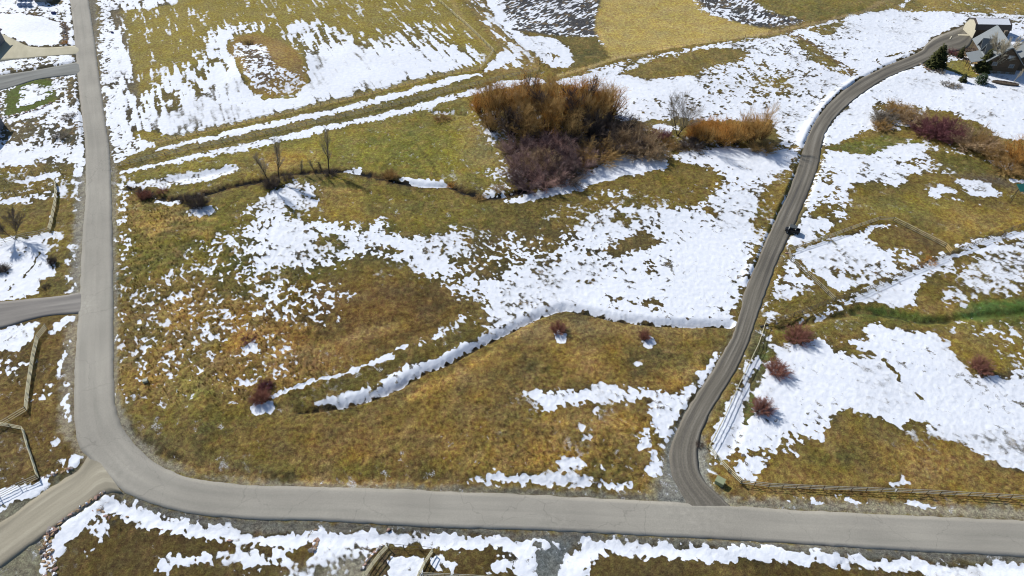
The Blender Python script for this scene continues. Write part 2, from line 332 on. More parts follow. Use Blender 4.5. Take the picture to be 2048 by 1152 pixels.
sn(.62, [(1400, 150), (1500, 120), (1590, 150), (1600, 190), (1530, 205), (1440, 200)], 3)
sn(.25, [(1500, 160), (1560, 150), (1590, 175), (1530, 180)], 2)
sn(.25, [(1574, 72), (1600, 66), (1640, 100), (1712, 145), (1712, 158), (1670, 148), (1640, 125), (1605, 100)], .8)
sn(.10, [(1612, 60), (1690, 42), (1662, 72), (1640, 72)], .6)
sn(.12, [(1610, 100), (1640, 108), (1672, 128), (1660, 145), (1620, 125)], .6)
# willow ground
sn(.15, [(1000, 180), (1220, 190), (1235, 250), (1330, 260), (1560, 270), (1545, 295), (1340, 300), (1330, 325), (1180, 345), (1050, 375), (1010, 330), (930, 220)], 1.5)
sn(.5, [(850, 215), (930, 225), (930, 235), (870, 235)], .6)
sn(.5, [(955, 245), (990, 265), (1000, 290), (970, 280)], 1)
sn(.45, [(960, 330), (1015, 330), (1020, 380), (960, 375)], 1.5)
sn(.8, [(1310, 250), (1360, 255), (1340, 270), (1310, 265)], 1)
# main parcel
sn(.06, [(238, 352), (700, 258), (930, 215), (1010, 400), (1000, 440), (500, 380), (240, 600)], 1.5)
sn(.82, [(242, 352), (280, 365), (340, 352), (400, 345), (462, 332), (478, 342), (430, 362), (380, 372), (300, 378), (262, 372)], .6)
sn(.40, [(240, 352), (262, 352), (262, 420), (240, 420)], .6)
sn(.88, [(305, 394), (330, 402), (360, 404), (355, 414), (310, 406)], .3)
sn(1.0, [(378, 425), (395, 412), (428, 415), (436, 430), (400, 437)], .4)
sn(.30, [(236, 420), (262, 420), (262, 800), (240, 800)], .6)
sn(.15, [(262, 540), (500, 530), (560, 600), (600, 760), (500, 800), (300, 800), (262, 760)], 2)
sn(.24, [(262, 600), (330, 600), (340, 740), (262, 770)], 1.5)
sn(.24, [(400, 720), (500, 730), (560, 770), (470, 790)], 1.5)
sn(.28, [(400, 480), (520, 450), (560, 560), (450, 560), (380, 540)], 2)
sn(.72, [(492, 420), (545, 385), (590, 360), (628, 372), (632, 392), (652, 408), (600, 420), (560, 425), (590, 440), (640, 450), (700, 455), (725, 470), (760, 440), (780, 462), (800, 480), (850, 470), (935, 455), (935, 500), (900, 515), (962, 545), (900, 562), (850, 550), (800, 520), (740, 512), (700, 520), (650, 540), (600, 545), (560, 530), (520, 545), (492, 520), (515, 490), (498, 460), (512, 435)], 1.5)
sn(.95, [(520, 405), (560, 378), (590, 368), (600, 380), (590, 400), (540, 412)], .8)
sn(.88, [(520, 455), (610, 450), (620, 500), (560, 525), (510, 500)], 2)
sn(.86, [(680, 480), (780, 470), (870, 500), (880, 540), (800, 520), (700, 500)], 1.5)
sn(.25, [(640, 465), (680, 470), (690, 500), (650, 520), (640, 495)], 1.5)
sn(.30, [(760, 490), (800, 500), (800, 520), (770, 512)], 1)
sn(.38, [(880, 560), (960, 470), (1040, 450), (1100, 470), (1090, 500), (1010, 530), (980, 560), (920, 600)], 2)
sn(.55, [(500, 632), (560, 592), (652, 568), (645, 585), (580, 620), (512, 645)], .8)
sn(.30, [(500, 560), (700, 575), (740, 630), (560, 660)], 2)
sn(.04, [(660, 600), (860, 560), (900, 600), (860, 680), (700, 700)], 2)
sn(.02, [(1010, 410), (1120, 392), (1200, 372), (1290, 358), (1370, 350), (1335, 335), (1350, 320), (1445, 345), (1420, 368), (1350, 400), (1230, 410), (1150, 430), (1060, 465), (990, 460), (940, 440)], 1)
sn(.20, [(1080, 430), (1200, 380), (1300, 380), (1240, 410), (1120, 450)], 1.5)
sn(1.1, [(1005, 402), (1070, 385), (1180, 345), (1250, 312), (1338, 325), (1326, 342), (1200, 366), (1120, 390), (1020, 407)], .6)
E2 = [(1335, 318), (1400, 298), (1560, 296), (1605, 305), (1595, 335), (1560, 350), (1520, 420), (1500, 500), (1490, 580), (1465, 640), (1380, 640), (1230, 622), (1130, 602), (1060, 618), (1000, 655), (955, 660), (982, 605), (950, 575), (990, 560), (1010, 520), (1100, 490), (1170, 440), (1200, 420), (1260, 408), (1330, 420), (1400, 412), (1440, 375), (1440, 345), (1385, 335)]
sn(.79, E2, 1.2)
sn(1.02, [(1400, 300), (1560, 300), (1590, 310), (1540, 350), (1450, 330)], 1.5)
sn(1.0, [(1330, 500), (1450, 440), (1500, 450), (1470, 560), (1400, 620), (1340, 600)], 4)
sn(.93, [(1010, 580), (1150, 540), (1300, 560), (1300, 620), (1130, 595), (1050, 610)], 4)
sn(.35, [(960, 520), (1080, 480), (1150, 470), (1120, 510), (1010, 540)], 2)
sn(.08, [(1175, 405), (1350, 380), (1440, 350), (1400, 410), (1330, 418), (1240, 415)], 1.2)
sn(.05, [(1218, 500), (1240, 478), (1290, 462), (1322, 478), (1310, 495), (1270, 500), (1240, 512), (1225, 510)], .8)
sn(.15, [(1212, 445), (1235, 425), (1278, 435), (1255, 455)], .8)
sn(.25, [(1140, 555), (1200, 550), (1210, 560), (1160, 565)], .8)
sn(.3, [(1290, 520), (1315, 520), (1300, 560), (1285, 555)], .8)
sn(.3, [(1400, 420), (1440, 425), (1435, 435), (1405, 432)], .6)
sn(.35, [(1215, 595), (1330, 600), (1335, 625), (1290, 620), (1220, 605)], 1)
sn(.40, [(1010, 470), (1100, 470), (1090, 490), (1020, 500)], 1)
sn(.12, [(1500, 440), (1525, 400), (1560, 345), (1582, 345), (1575, 380), (1545, 430), (1510, 480)], .6)
sn(1.0, [(1480, 590), (1495, 540), (1530, 470), (1575, 380), (1590, 350), (1598, 325), (1585, 370), (1555, 430), (1520, 500), (1490, 580)], .3)
sn(.08, [(1462, 640), (1480, 590), (1496, 560), (1496, 580), (1478, 650)], .3)
sn(.80, [(835, 692), (860, 670), (905, 650), (935, 625), (930, 640), (880, 675), (845, 692)], .6)
sn(.92, [(805, 735), (850, 722), (880, 718), (850, 735), (815, 745)], .4)
strip(S, [(548, 792), (600, 772), (650, 757), (720, 738), (785, 712)], 1.05, .75, .2)
strip(S, [(800, 703), (815, 696)], 1.0, 1.0, .3)
sn(.02, [(600, 845), (800, 790), (960, 705), (1080, 640), (1130, 622), (1300, 650), (1465, 655), (1440, 720), (1300, 780), (1050, 780), (900, 860), (700, 940), (500, 930)], 1)
DITCH_SNOW = [(618, 817), (645, 800), (700, 783), (750, 772), (775, 755), (800, 745), (815, 733), (850, 722), (900, 708), (930, 683), (980, 660), (1020, 636), (1060, 616), (1130, 600), (1170, 603), (1220, 618), (1300, 630), (1380, 638), (1468, 640), (1468, 650), (1380, 649), (1300, 646), (1230, 638), (1180, 626), (1130, 616), (1080, 632), (1020, 661), (960, 692), (900, 726), (850, 746), (800, 776), (750, 796), (700, 811), (650, 818)]
sn(.84, DITCH_SNOW, .3); strip(S, [(660, 808), (750, 784), (850, 733), (960, 684), (1060, 624), (1130, 608), (1230, 628), (1300, 638), (1460, 645)], 1.0, .9, .4)
sn(1.1, [(1104, 672), (1118, 661), (1140, 667), (1140, 680), (1108, 690)], .3)
sn(1.1, [(1283, 680), (1297, 675), (1313, 681), (1308, 691), (1287, 696)], .3)
sn(1.1, [(500, 818), (513, 806), (546, 808), (547, 821), (508, 828)], .3)
sn(.9, [(490, 690), (510, 678), (515, 700), (500, 706)], .4)
sn(.9, [(1268, 726), (1292, 720), (1292, 726), (1275, 733)], .3)
sn(.94, [(1040, 788), (1090, 780), (1150, 785), (1200, 768), (1215, 772), (1260, 785), (1310, 783), (1350, 788), (1385, 768), (1400, 740), (1440, 705), (1448, 712), (1404, 790), (1366, 830), (1342, 870), (1325, 905), (1312, 870), (1305, 830), (1290, 800), (1240, 808), (1190, 812), (1160, 803), (1130, 812), (1092, 828), (1070, 805)], .5)
sn(.8, [(1188, 815), (1195, 815), (1186, 848), (1168, 870), (1160, 850), (1180, 845)], .3)
sn(.75, [(1160, 868), (1186, 866), (1175, 890)], .3)
sn(.85, [(1276, 872), (1300, 862), (1296, 880), (1272, 908)], .3)
sn(.8, [(1290, 950), (1308, 900), (1320, 905), (1318, 950)], .3)
sn(.9, [(1098, 936), (1140, 920), (1165, 928), (1175, 942), (1130, 943)], .3)
sn(.8, [(1180, 932), (1212, 938), (1200, 945)], .3)
sn(.97, [(925, 959), (1000, 953), (1080, 950), (1170, 956), (1230, 966), (1268, 964), (1270, 976), (1200, 976), (1100, 971), (1000, 965), (930, 965)], .25)
# east of the drive
sn(.90, [(1650, 300), (1700, 308), (1740, 312), (1795, 290), (1840, 290), (1850, 310), (1880, 345), (1850, 352), (1815, 350), (1812, 372), (1790, 377), (1745, 368), (1705, 373), (1700, 395), (1680, 430), (1692, 442), (1650, 462), (1630, 480), (1575, 500), (1590, 450), (1620, 400), (1640, 340)], .8)
sn(.45, [(1770, 320), (1860, 322), (1905, 348), (1890, 358), (1820, 335)], 1)
sn(.10, [(1650, 345), (1665, 350), (1660, 375), (1648, 370)], .8)
sn(.08, [(1615, 425), (1640, 408), (1660, 412), (1655, 432), (1625, 440)], .8)
sn(.45, [(1630, 390), (1690, 380), (1690, 440), (1655, 450), (1650, 410)], 1)
sn(.92, [(1855, 383), (1880, 372), (1912, 384), (1880, 392), (1872, 403), (1860, 395)], .4)
sn(.90, [(1905, 368), (1925, 357), (1985, 372), (2000, 392), (1960, 398), (1938, 392)], .6)
sn(.8, [(1898, 393), (1928, 402), (1922, 408)], .4)
sn(.12, [(1905, 402), (1980, 402), (1980, 412), (1915, 415)], 1)
sn(1.0, [(2018, 362), (2048, 350), (2048, 358), (2025, 368)], .4)
sn(.02, [(1575, 500), (1640, 475), (1755, 440), (1800, 440), (1895, 495), (1900, 505), (1680, 600), (1655, 600), (1590, 520)], .6)
sn(.90, [(1586, 510), (1600, 500), (1755, 452), (1785, 450), (1790, 456), (1742, 466), (1732, 480), (1760, 495), (1800, 512), (1822, 518), (1795, 545), (1700, 582), (1680, 584), (1650, 566), (1600, 525)], .5)
sn(.62, [(1640, 545), (1700, 530), (1760, 540), (1740, 565), (1690, 570)], 1.5)
sn(.45, [(1780, 500), (1830, 500), (1840, 520), (1790, 540)], 1)
sn(.72, [(1525, 640), (1555, 560), (1572, 515), (1582, 515), (1620, 560), (1616, 575), (1600, 590), (1560, 600), (1545, 620)], .8)
sn(.6, [(1530, 630), (1560, 625), (1560, 640), (1530, 645)], .4)
sn(.93, [(1640, 632), (1660, 610), (1700, 592), (1800, 548), (1900, 500), (1960, 475), (2048, 448), (2048, 478), (1960, 508), (1905, 520), (1895, 545), (1840, 575), (1845, 600), (1836, 612), (1780, 612), (1740, 606), (1690, 614), (1650, 634)], .4)
sn(.35, [(1580, 650), (1640, 625), (1700, 595), (1800, 548), (1900, 502), (2048, 450), (2048, 456), (1900, 510), (1800, 556), (1700, 603), (1640, 634)], .3)
sn(.6, [(1830, 560), (1900, 530), (1920, 545), (1850, 580)], 1)
sn(.55, [(1925, 545), (1960, 512), (2048, 475), (2048, 575), (1980, 592), (1900, 608), (1870, 600)], 1.5)
sn(.75, [(1990, 500), (2048, 490), (2048, 540), (1980, 560)], 3)
sn(.02, [(1830, 600), (1846, 562), (1900, 545), (1925, 560), (1880, 590), (1840, 610)], .8)
sn(.93, [(1728, 660), (1752, 648), (1800, 660), (1868, 668), (1890, 685), (1905, 715), (1942, 748), (1990, 740), (2048, 722), (2048, 990), (2010, 940), (1980, 915), (1920, 890), (1860, 868), (1800, 865), (1745, 838), (1700, 825), (1665, 848), (1640, 862), (1580, 880), (1540, 905), (1500, 905), (1450, 930), (1420, 905), (1440, 860), (1480, 760), (1530, 650), (1545, 670), (1550, 690), (1600, 685), (1640, 682), (1680, 695), (1720, 680), (1745, 678)], .5)
sn(1.02, [(1560, 720), (1700, 730), (1850, 760), (2000, 800), (2000, 860), (1850, 830), (1700, 790), (1580, 800)], 4)
sn(.03, [(1650, 700), (1690, 690), (1742, 702), (1752, 716), (1715, 720), (1690, 705)], .5)
sn(.10, [(1490, 665), (1528, 650), (1545, 690), (1555, 735), (1540, 725), (1525, 740), (1500, 850), (1480, 850), (1500, 780)], .5)
sn(.97, [(1440, 900), (1420, 890), (1430, 860), (1480, 770), (1510, 710), (1520, 715), (1495, 790), (1480, 840), (1460, 880)], .3)
sn(.30, [(1905, 660), (1960, 650), (2048, 690), (2048, 720), (1990, 740), (1940, 740)], 2)
sn(.06, [(1880, 655), (1980, 680), (2000, 735), (1945, 745), (1905, 710)], 1.5)
LB = [(1420, 915), (1450, 925), (1470, 905), (1520, 900), (1545, 905), (1580, 895), (1610, 878), (1640, 860), (1660, 848), (1700, 822), (1745, 836), (1790, 866), (1830, 905), (1905, 905), (1975, 918), (1988, 950), (2048, 985), (2048, 1012), (1470, 995), (1425, 960)]
sn(.04, LB, .6)
sn(.55, [(1560, 870), (1640, 845), (1650, 870), (1600, 905), (1545, 915), (1540, 890)], 1)
sn(.90, [(1465, 935), (1495, 908), (1540, 910), (1530, 940), (1508, 962), (1470, 957)], .4)
sn(.08, [(1800, 850), (1850, 835), (1870, 850), (1840, 870), (1810, 868)], .6)
sn(.55, [(1400, 925), (1430, 910), (1440, 925), (1410, 950)], .4)
sn(.9, [(1776, 972), (1812, 958), (1818, 975), (1790, 978)], .3)
sn(.3, [(1560, 992), (1700, 1000), (1700, 1006), (1560, 1000)], .3)
sn(.95, [(1702, 1005), (1745, 1008), (1745, 1012), (1704, 1010)], .15)
sn(.95, [(1806, 1010), (1875, 1013), (1875, 1017), (1808, 1015)], .15)
sn(.95, [(1615, 1003), (1650, 1005), (1650, 1009), (1618, 1009)], .15)
# south of the road
sn(.04, [(100, 1160), (100, 1100), (220, 1020), (520, 1060), (2048, 1125), (2048, 1200), (100, 1200)], .8)
sn(1.02, [(205, 985), (215, 982), (290, 1018), (380, 1046), (512, 1063), (620, 1062), (768, 1060), (900, 1065), (1000, 1072), (1068, 1080), (1070, 1150), (1052, 1120), (1000, 1100), (880, 1094), (860, 1088), (780, 1084), (760, 1090), (740, 1100), (715, 1125), (640, 1115), (600, 1104), (512, 1084), (420, 1078), (330, 1060), (262, 1048), (240, 1030), (210, 1030), (180, 1050), (130, 1090), (112, 1110), (96, 1140), (80, 1140), (95, 1090), (130, 1045), (190, 1000)], .4)
sn(.75, [(180, 1060), (200, 1040), (240, 1040), (222, 1065), (200, 1085)], .4)
sn(.9, [(163, 1105), (180, 1092), (187, 1108)], .3)
sn(.90, [(312, 1130), (325, 1108), (355, 1098), (370, 1110), (340, 1140)], .4)
sn(.90, [(340, 1122), (400, 1112), (455, 1098), (455, 1115), (420, 1125), (360, 1128)], .5)
sn(.85, [(465, 1120), (470, 1095), (512, 1095), (570, 1110), (600, 1112), (570, 1130), (530, 1132), (500, 1140)], .6)
sn(.75, [(560, 1140), (640, 1110), (720, 1085), (740, 1090), (740, 1110), (710, 1160), (600, 1160), (520, 1165)], 1)
sn(.35, [(620, 1150), (650, 1125), (715, 1105), (705, 1160), (630, 1165)], .8)
sn(.04, [(565, 1100), (625, 1088), (640, 1075), (630, 1110), (600, 1130), (570, 1120)], .3)
sn(.06, [(735, 1152), (700, 1140), (760, 1095), (790, 1098), (750, 1152)], .4)
sn(.04, [(772, 1088), (850, 1092), (860, 1108), (790, 1110)], .3)
sn(.96, [(735, 1160), (785, 1110), (850, 1110), (850, 1135), (840, 1160)], .3)
sn(.88, [(860, 1130), (870, 1112), (910, 1130), (915, 1142), (870, 1142)], .3)
sn(.04, [(880, 1100), (1000, 1095), (1005, 1108), (970, 1135), (930, 1145), (900, 1120)], .4)
sn(1.0, [(972, 1135), (1000, 1112), (1050, 1112), (1066, 1130), (1066, 1155), (1030, 1140)], .5)
sn(.65, [(1076, 1080), (1100, 1078), (1128, 1090), (1110, 1098), (1080, 1098)], .3)
sn(1.05, [(1115, 1165), (1122, 1120), (1145, 1095), (1172, 1082), (1250, 1082), (1400, 1091), (1536, 1101), (1750, 1118), (2048, 1131), (2200, 1138), (2200, 1164), (2048, 1152), (1800, 1137), (1600, 1127), (1450, 1122), (1300, 1114), (1200, 1106), (1190, 1122), (1165, 1145), (1140, 1165)], .3)
sn(.1, [(1600, 1128), (1700, 1130), (1700, 1136), (1600, 1134)], .3)
# scraps on the dirt drive
strip(S, [(155, 967), (180, 958)], .8, .5, .2); strip(S, [(155, 985), (190, 968)], .8, .9, .3); strip(S, [(65, 1058), (118, 1018)], .6, .4, .2)
strip(S, [(244, 343), (300, 333), (420, 308), (512, 290), (729, 239), (900, 198), (980, 178), (1060, 164)], 1.0, .9, .3); strip(S, [(316, 299), (400, 281), (512, 256), (729, 207), (900, 165), (960, 152)], 1.0, 1.4, .3)
# tracks and seams
strip(S, [(1768, 722), (1794, 758)], .0, .7, .2); strip(S, [(1822, 782), (1832, 792), (1850, 805)], .1, .7, .3)
strip(S, [(1722, 108), (1750, 118), (1765, 140)], .2, .35, .15); strip(S, [(1722, 112), (1745, 122), (1758, 142)], .2, .3, .15)
strip(S, [(1775, 117), (1800, 107), (1838, 102)], .4, .9, .4)
strip(S, [(20, 578), (60, 530), (80, 508), (86, 480)], .15, .45, .2)
strip(S, [(5, 560), (30, 520), (45, 495)], .6, .4, .2)
# mown stripes and furrows
setf(W1, [(225, 0), (880, 0), (1000, 110), (960, 150), (300, 300), (240, 250)], 1.0, 2)
setf(W1, [(870, 0), (945, 0), (1085, 140), (1000, 150)], .8, 1)
setf(W2, [(960, 0), (1215, 0), (1190, 72), (1010, 62)], 1.0, 1); setf(W2, [(1330, 0), (1450, 0), (1610, 40), (1536, 57)], 1.0, 1)
setf(W3, [(1925, 545), (1960, 512), (2048, 475), (2048, 575), (1980, 592), (1900, 608)], 1, 1)
setf(W3, [(1750, 860), (1900, 860), (2048, 880), (2048, 930), (1960, 900), (1840, 890), (1700, 930)], 1, 1)
setf(W3, [(240, 350), (480, 330), (480, 375), (260, 378)], .5, .6)
setf(W3, [(500, 1165), (560, 1135), (720, 1085), (715, 1165)], .8, .8)

# ---- sward height
setf(R, [(180, 0), (880, 0), (1000, 110), (960, 150), (300, 300), (225, 330)], .15, 1)
setf(R, [(1190, 0), (1550, 60), (1220, 118)], .10, 1); setf(R, [(960, 0), (1215, 0), (1195, 72), (1010, 62)], .5, 1)
setf(R, [(1600, 480), (1700, 300), (2048, 340), (2048, 460), (1750, 440)], .4, 1)
setf(R, [(235, 350), (640, 560), (680, 760), (500, 800), (240, 800)], 1.0, 2)
setf(R, [(600, 700), (800, 620), (900, 560), (960, 640), (700, 740)], .55, 3)
setf(R, [(600, 840), (1000, 700), (1460, 660), (1300, 960), (560, 940)], .6, 3)
setf(R, [(900, 880), (1320, 830), (1300, 975), (900, 955)], .85, 3)
setf(R, [(1500, 700), (2048, 700), (2048, 880), (1500, 880)], .35, 2)
setf(R, [(1330, 430), (1480, 430), (1460, 640), (1100, 600)], .35, 3)
setf(R, [(100, 1060), (500, 1070), (2048, 1130), (2048, 1200), (100, 1200)], .25, 1)
setf(R, [(0, 28), (120, 43), (122, 90), (0, 66)], .03, .5); setf(R, [(10, 160), (110, 160), (110, 230), (10, 235)], .08, .5)

def gravel(pts, c, f=.5, cap=.25):
    setf(C, pts, c, f); setf(R, pts, .06, f)
gravel([(150, 330), (171, 330), (172, 400), (166, 480), (160, 590), (141, 588), (147, 480), (154, 380)], A(142, 134, 122))
gravel([(140, 632), (157, 626), (152, 700), (148, 800), (152, 860), (175, 915), (225, 965), (170, 925), (140, 890), (122, 850), (128, 760), (133, 680)], A(146, 132, 112))
gravel([(222, 300), (231, 340), (232, 600), (235, 780), (250, 830), (280, 880), (322, 917), (400, 950), (500, 963), (700, 969), (1000, 981), (1165, 987), (1320, 994), (1320, 1005), (1024, 992), (500, 972), (300, 930), (225, 840), (222, 500)], A(140, 130, 112), .3)
gravel([(175, 0), (186, 0), (196, 70), (206, 140), (214, 210), (221, 280), (227, 340), (215, 340), (200, 150)], A(124, 114, 98), .3)
gravel([(1318, 1008), (1318, 985), (1328, 940), (1328, 895), (1345, 862), (1370, 820), (1400, 775), (1430, 730), (1445, 740), (1405, 860), (1420, 970), (1460, 1002), (1440, 1015)], A(142, 138, 130), .4)
gravel([(1462, 1002), (2048, 1023), (2048, 1045), (1400, 1012)], A(160, 148, 126), .4)
gravel([(205, 972), (300, 1008), (420, 1033), (600, 1043), (1024, 1060), (1500, 1085), (2048, 1113), (2048, 1128), (1500, 1104), (1150, 1088), (1130, 1100), (1075, 1100), (1060, 1078), (770, 1060), (512, 1060), (380, 1044), (260, 1006), (215, 985)], A(122, 116, 106), .3)
gravel([(1068, 1152), (1072, 1100), (1074, 1074), (1150, 1078), (1130, 1110), (1112, 1152)], A(116, 118, 116), .4)
gravel([(0, 1036), (60, 995), (125, 957), (185, 925), (222, 975), (185, 1006), (118, 1046), (88, 1076), (80, 1114), (82, 1152), (0, 1152)], A(128, 122, 104), .5)
gravel([(560, 1152), (640, 1120), (710, 1090), (735, 1085), (735, 1110), (712, 1152)], A(150, 142, 126), .6)
gravel([(1845, 118), (1836, 100), (1865, 74), (1930, 46), (1950, 75), (1985, 85), (1985, 112), (1905, 112), (1870, 122)], A(158, 130, 98), .6)
lumC = C.mean(axis=2, keepdims=True); C = C*.99+lumC*.01; C[..., 0] *= 1.01; C[..., 1] *= 1.06; C[..., 2] *= 1.02

wet = np.clip((blurbox(S, 2)-.42)/.38, 0, 1)[..., None]*.85
C = C*(1-wet)+np.array(A(72, 66, 48))*wet
damp = np.clip((blurbox(S, 5)-.12)/.35, 0, 1)[..., None]*.38
C = C*(1-damp)+C*np.array([.62, .66, .7])*damp
sn(.0, [(1885, 137), (1892, 126), (1905, 118), (1930, 122), (1950, 138), (1962, 152), (1950, 158), (1900, 143)], .4)
sn(.0, [(1843, 118), (1836, 100), (1865, 74), (1930, 46), (1950, 75), (1985, 85), (1985, 112), (1905, 112), (1870, 122)], .4)
sn(.25, [(1836, 125), (1880, 120), (1888, 146), (1850, 146)], .6); sn(.3, [(1900, 108), (1960, 108), (1975, 120), (1972, 150), (1945, 130)], .6)
C_ = A(142, 128, 54)
tone([(1885, 137), (1892, 126), (1905, 118), (1930, 122), (1950, 138), (1962, 152), (1950, 158), (1900, 143)], C_, .5)
tone([(1900, 106), (1962, 106), (1975, 122), (1972, 150), (1948, 130), (1930, 120)], A(168, 140, 104), .5, .7)
strip(S, [(0, 27), (40, 27), (75, 33), (122, 44)], .1, .9, .4); strip(S, [(0, 66), (30, 80), (50, 87)], .1, .8, .3)
strip(C, [(0, 27), (40, 27), (75, 33), (122, 44)], A(66, 58, 56), 1.0, .4); strip(C, [(124, 44), (132, 60), (134, 88)], A(84, 70, 62), 3, .8)
strip(C, [(0, 66), (30, 80), (50, 87)], A(66, 58, 50), 1.0, .3)
setf(W1, [(455, 100), (470, 74), (510, 67), (560, 78), (598, 105), (614, 140), (614, 165), (590, 186), (540, 193), (508, 185), (488, 150)], 0, .8)
sn(.45, [(1750, 205), (1800, 200), (1850, 215), (1840, 240), (1790, 262), (1740, 262)], 1)
sn(.5, [(1800, 275), (1850, 285), (1900, 290), (1960, 320), (1900, 310), (1830, 292)], .6)
sn(.6, [(1955, 318), (2000, 325), (2048, 350), (2048, 345), (2000, 340)], .6)
S = S-.22*np.clip(1-S/.09, 0, 1)

def gxs(sl): return (X0+RES*np.arange(NX))[sl[0]][:, None]+0*np.arange(NY)[sl[1]][None, :]
def gys(sl): return (Y0+RES*np.arange(NY))[sl[1]][None, :]+0*np.arange(NX)[sl[0]][:, None]
# ---- relief
def ditch(pts, depth, half, shift=0.0):
    sl, d, sg = linedist(pts, half*1.6+3)
    Z[sl] -= depth*np.exp(-((d*sg-shift)/half)**2)
DITCH = [(600, 822), (650, 813), (700, 803), (750, 790), (800, 768), (850, 740), (900, 722), (960, 688), (1020, 655), (1075, 628), (1130, 612), (1180, 620), (1230, 634), (1300, 643), (1380, 647), (1462, 648)]
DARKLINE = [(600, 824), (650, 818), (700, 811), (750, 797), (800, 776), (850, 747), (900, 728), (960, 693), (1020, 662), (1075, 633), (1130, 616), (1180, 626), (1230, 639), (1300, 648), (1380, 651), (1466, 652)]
sl, d, sg = linedist(DARKLINE, 5)
Z[sl] -= (.8+.5*vnoise(gxs(sl), gys(sl), 6, 71))*np.where(sg > 0, np.clip(1-d/2.3, 0, 1)**1.3, np.clip(1-d/.7, 0, 1))
CREEK = [(262, 375), (300, 392), (340, 402), (400, 395), (470, 375), (520, 366), (560, 352), (620, 347), (700, 345), (730, 352), (770, 360), (800, 368), (850, 374), (900, 372), (930, 384), (965, 395), (1010, 392), (1060, 378)]
sl, d, sg = linedist(CREEK, 5)
Z[sl] -= .8*np.where(sg > 0, np.clip(1-d/1.8, 0, 1)**1.2, np.clip(1-d/.7, 0, 1))
ditch([(1560, 300), (1620, 292), (1500, 292), (1340, 295)], .5, 1.5)
tone([(1590, 668), (1700, 625), (1800, 622), (1900, 645), (2048, 640), (2048, 655), (1880, 662), (1760, 650), (1660, 670)], A(100, 106, 44), 1.5, .55)
ditch([(2048, 618), (1960, 632), (1900, 640), (1850, 644), (1790, 630), (1720, 622), (1640, 640), (1560, 655)], .7, 1.0)
ditch([(340, 362), (400, 354), (460, 342)], .6, 1.8)
ditch([(260, 870), (330, 912), (420, 945), (540, 960), (700, 962), (1000, 968), (1270, 975)], .25, 1.2)
ditch([(1700, 1150), (1400, 1104), (1200, 1094), (1140, 1105)], .5, 2.0); ditch([(1700, 1122), (2048, 1140)], .5, 2)
ditch([(230, 1010), (400, 1062), (600, 1072), (1040, 1085)], .4, 1.8)
ditch([(1460, 900), (1490, 820), (1530, 700)], .3, 1.2)
ditch([(870, 222), (930, 230)], .8, 1.2)
# mound
gx = (X0+RES*np.arange(NX))[:, None]; gy = (Y0+RES*np.arange(NY))[None, :]
mc = G(545, 135)
mm = ((gx-mc.x)/13.0)**2+((gy-mc.y)/15.0)**2
Z += 1.6*np.exp(-mm**2)
pc = G(498, 85); mm = ((gx-pc.x)/2.0)**2+((gy-pc.y)/1.6)**2; Z -= 1.3*np.exp(-mm)
# plough berm on the west side of the drive
sl, d, sg = linedist([(1598, 300), (1612, 262), (1632, 232), (1655, 203), (1690, 175), (1715, 162)], 4)
Z[sl] += .55*np.exp(-(d/1.3)**2); strip(S, [(1602, 290), (1614, 262), (1634, 232), (1655, 205), (1690, 178), (1715, 164)], 1.05, 2.4, .3)
sl, d, sg = linedist([(1490, 560), (1540, 460), (1588, 345)], 3); Z[sl] += .25*np.exp(-(d/.9)**2)
Z += (vnoise(gx, gy, 38, 21)-.5)*1.2 + (vnoise(gx, gy, 13, 22)-.5)*.35

# the dark bottoms of ditch and creek
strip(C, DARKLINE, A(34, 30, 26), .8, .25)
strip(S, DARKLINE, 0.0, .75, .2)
strip(C, CREEK, A(104, 82, 50), 3.6, 1.0, .6); strip(C, CREEK, A(22, 18, 14), 2.1, .35); strip(S, CREEK, -.3, 1.6, .4)
setf(S, [(690, 340), (720, 338), (730, 346), (720, 350), (690, 348)], .8, .3)
setf(S, [(790, 358), (830, 360), (895, 364), (900, 372), (850, 376), (810, 368)], 1.0, .3)
setf(S, [(960, 380), (1010, 372), (1015, 395), (980, 392)], .7, .6)
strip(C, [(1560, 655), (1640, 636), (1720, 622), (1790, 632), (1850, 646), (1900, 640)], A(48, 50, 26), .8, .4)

for pts, wd_, a_ in (([(330, 898), (360, 918), (420, 936), (500, 948), (600, 953), (700, 957), (900, 960)], 1.0, .75), ([(262, 850), (290, 880), (330, 905)], 1.0, .5),
        ([(792, 300), (772, 330), (762, 345)], .5, .5), ([(830, 288), (858, 322), (872, 350)], .6, .6), ([(945, 600), (950, 640), (940, 680)], .6, .4), ([(250, 395), (300, 398)], 1.2, .7),
        ([(1330, 800), (1370, 770), (1400, 740), (1430, 700)], .8, .5), ([(350, 860), (480, 850), (620, 862), (760, 850)], .5, .3), ([(350, 875), (480, 866), (620, 878), (760, 866)], .5, .3),
        ([(720, 700), (860, 655), (960, 600)], .6, .4), ([(1540, 972), (1700, 975), (1900, 985)], 1.0, .5), ([(560, 560), (640, 520)], .5, .3)):
    strip(C, pts, A(52, 44, 30), wd_, .4, a_)
for pts, wd_, a_ in (([(420, 470), (330, 455), (300, 470)], 2.0, .5), ([(430, 440), (350, 440), (290, 452)], 1.5, .7), ([(640, 383), (720, 385)], 1.6, .6), ([(600, 960), (900, 966)], 1.0, .6), ([(380, 930), (520, 958)], 1.2, .5),
        ([(820, 800), (880, 770), (1000, 700), (1060, 650)], 1.6, .6), ([(300, 700), (420, 690)], 2.5, .4), ([(560, 720), (700, 680), (800, 650)], 2.5, .5), ([(1100, 850), (1250, 850)], 3, .4), ([(1350, 760), (1400, 735)], 2, .6)):
    strip(C, pts, A(184, 146, 72), wd_, 1.0, a_)

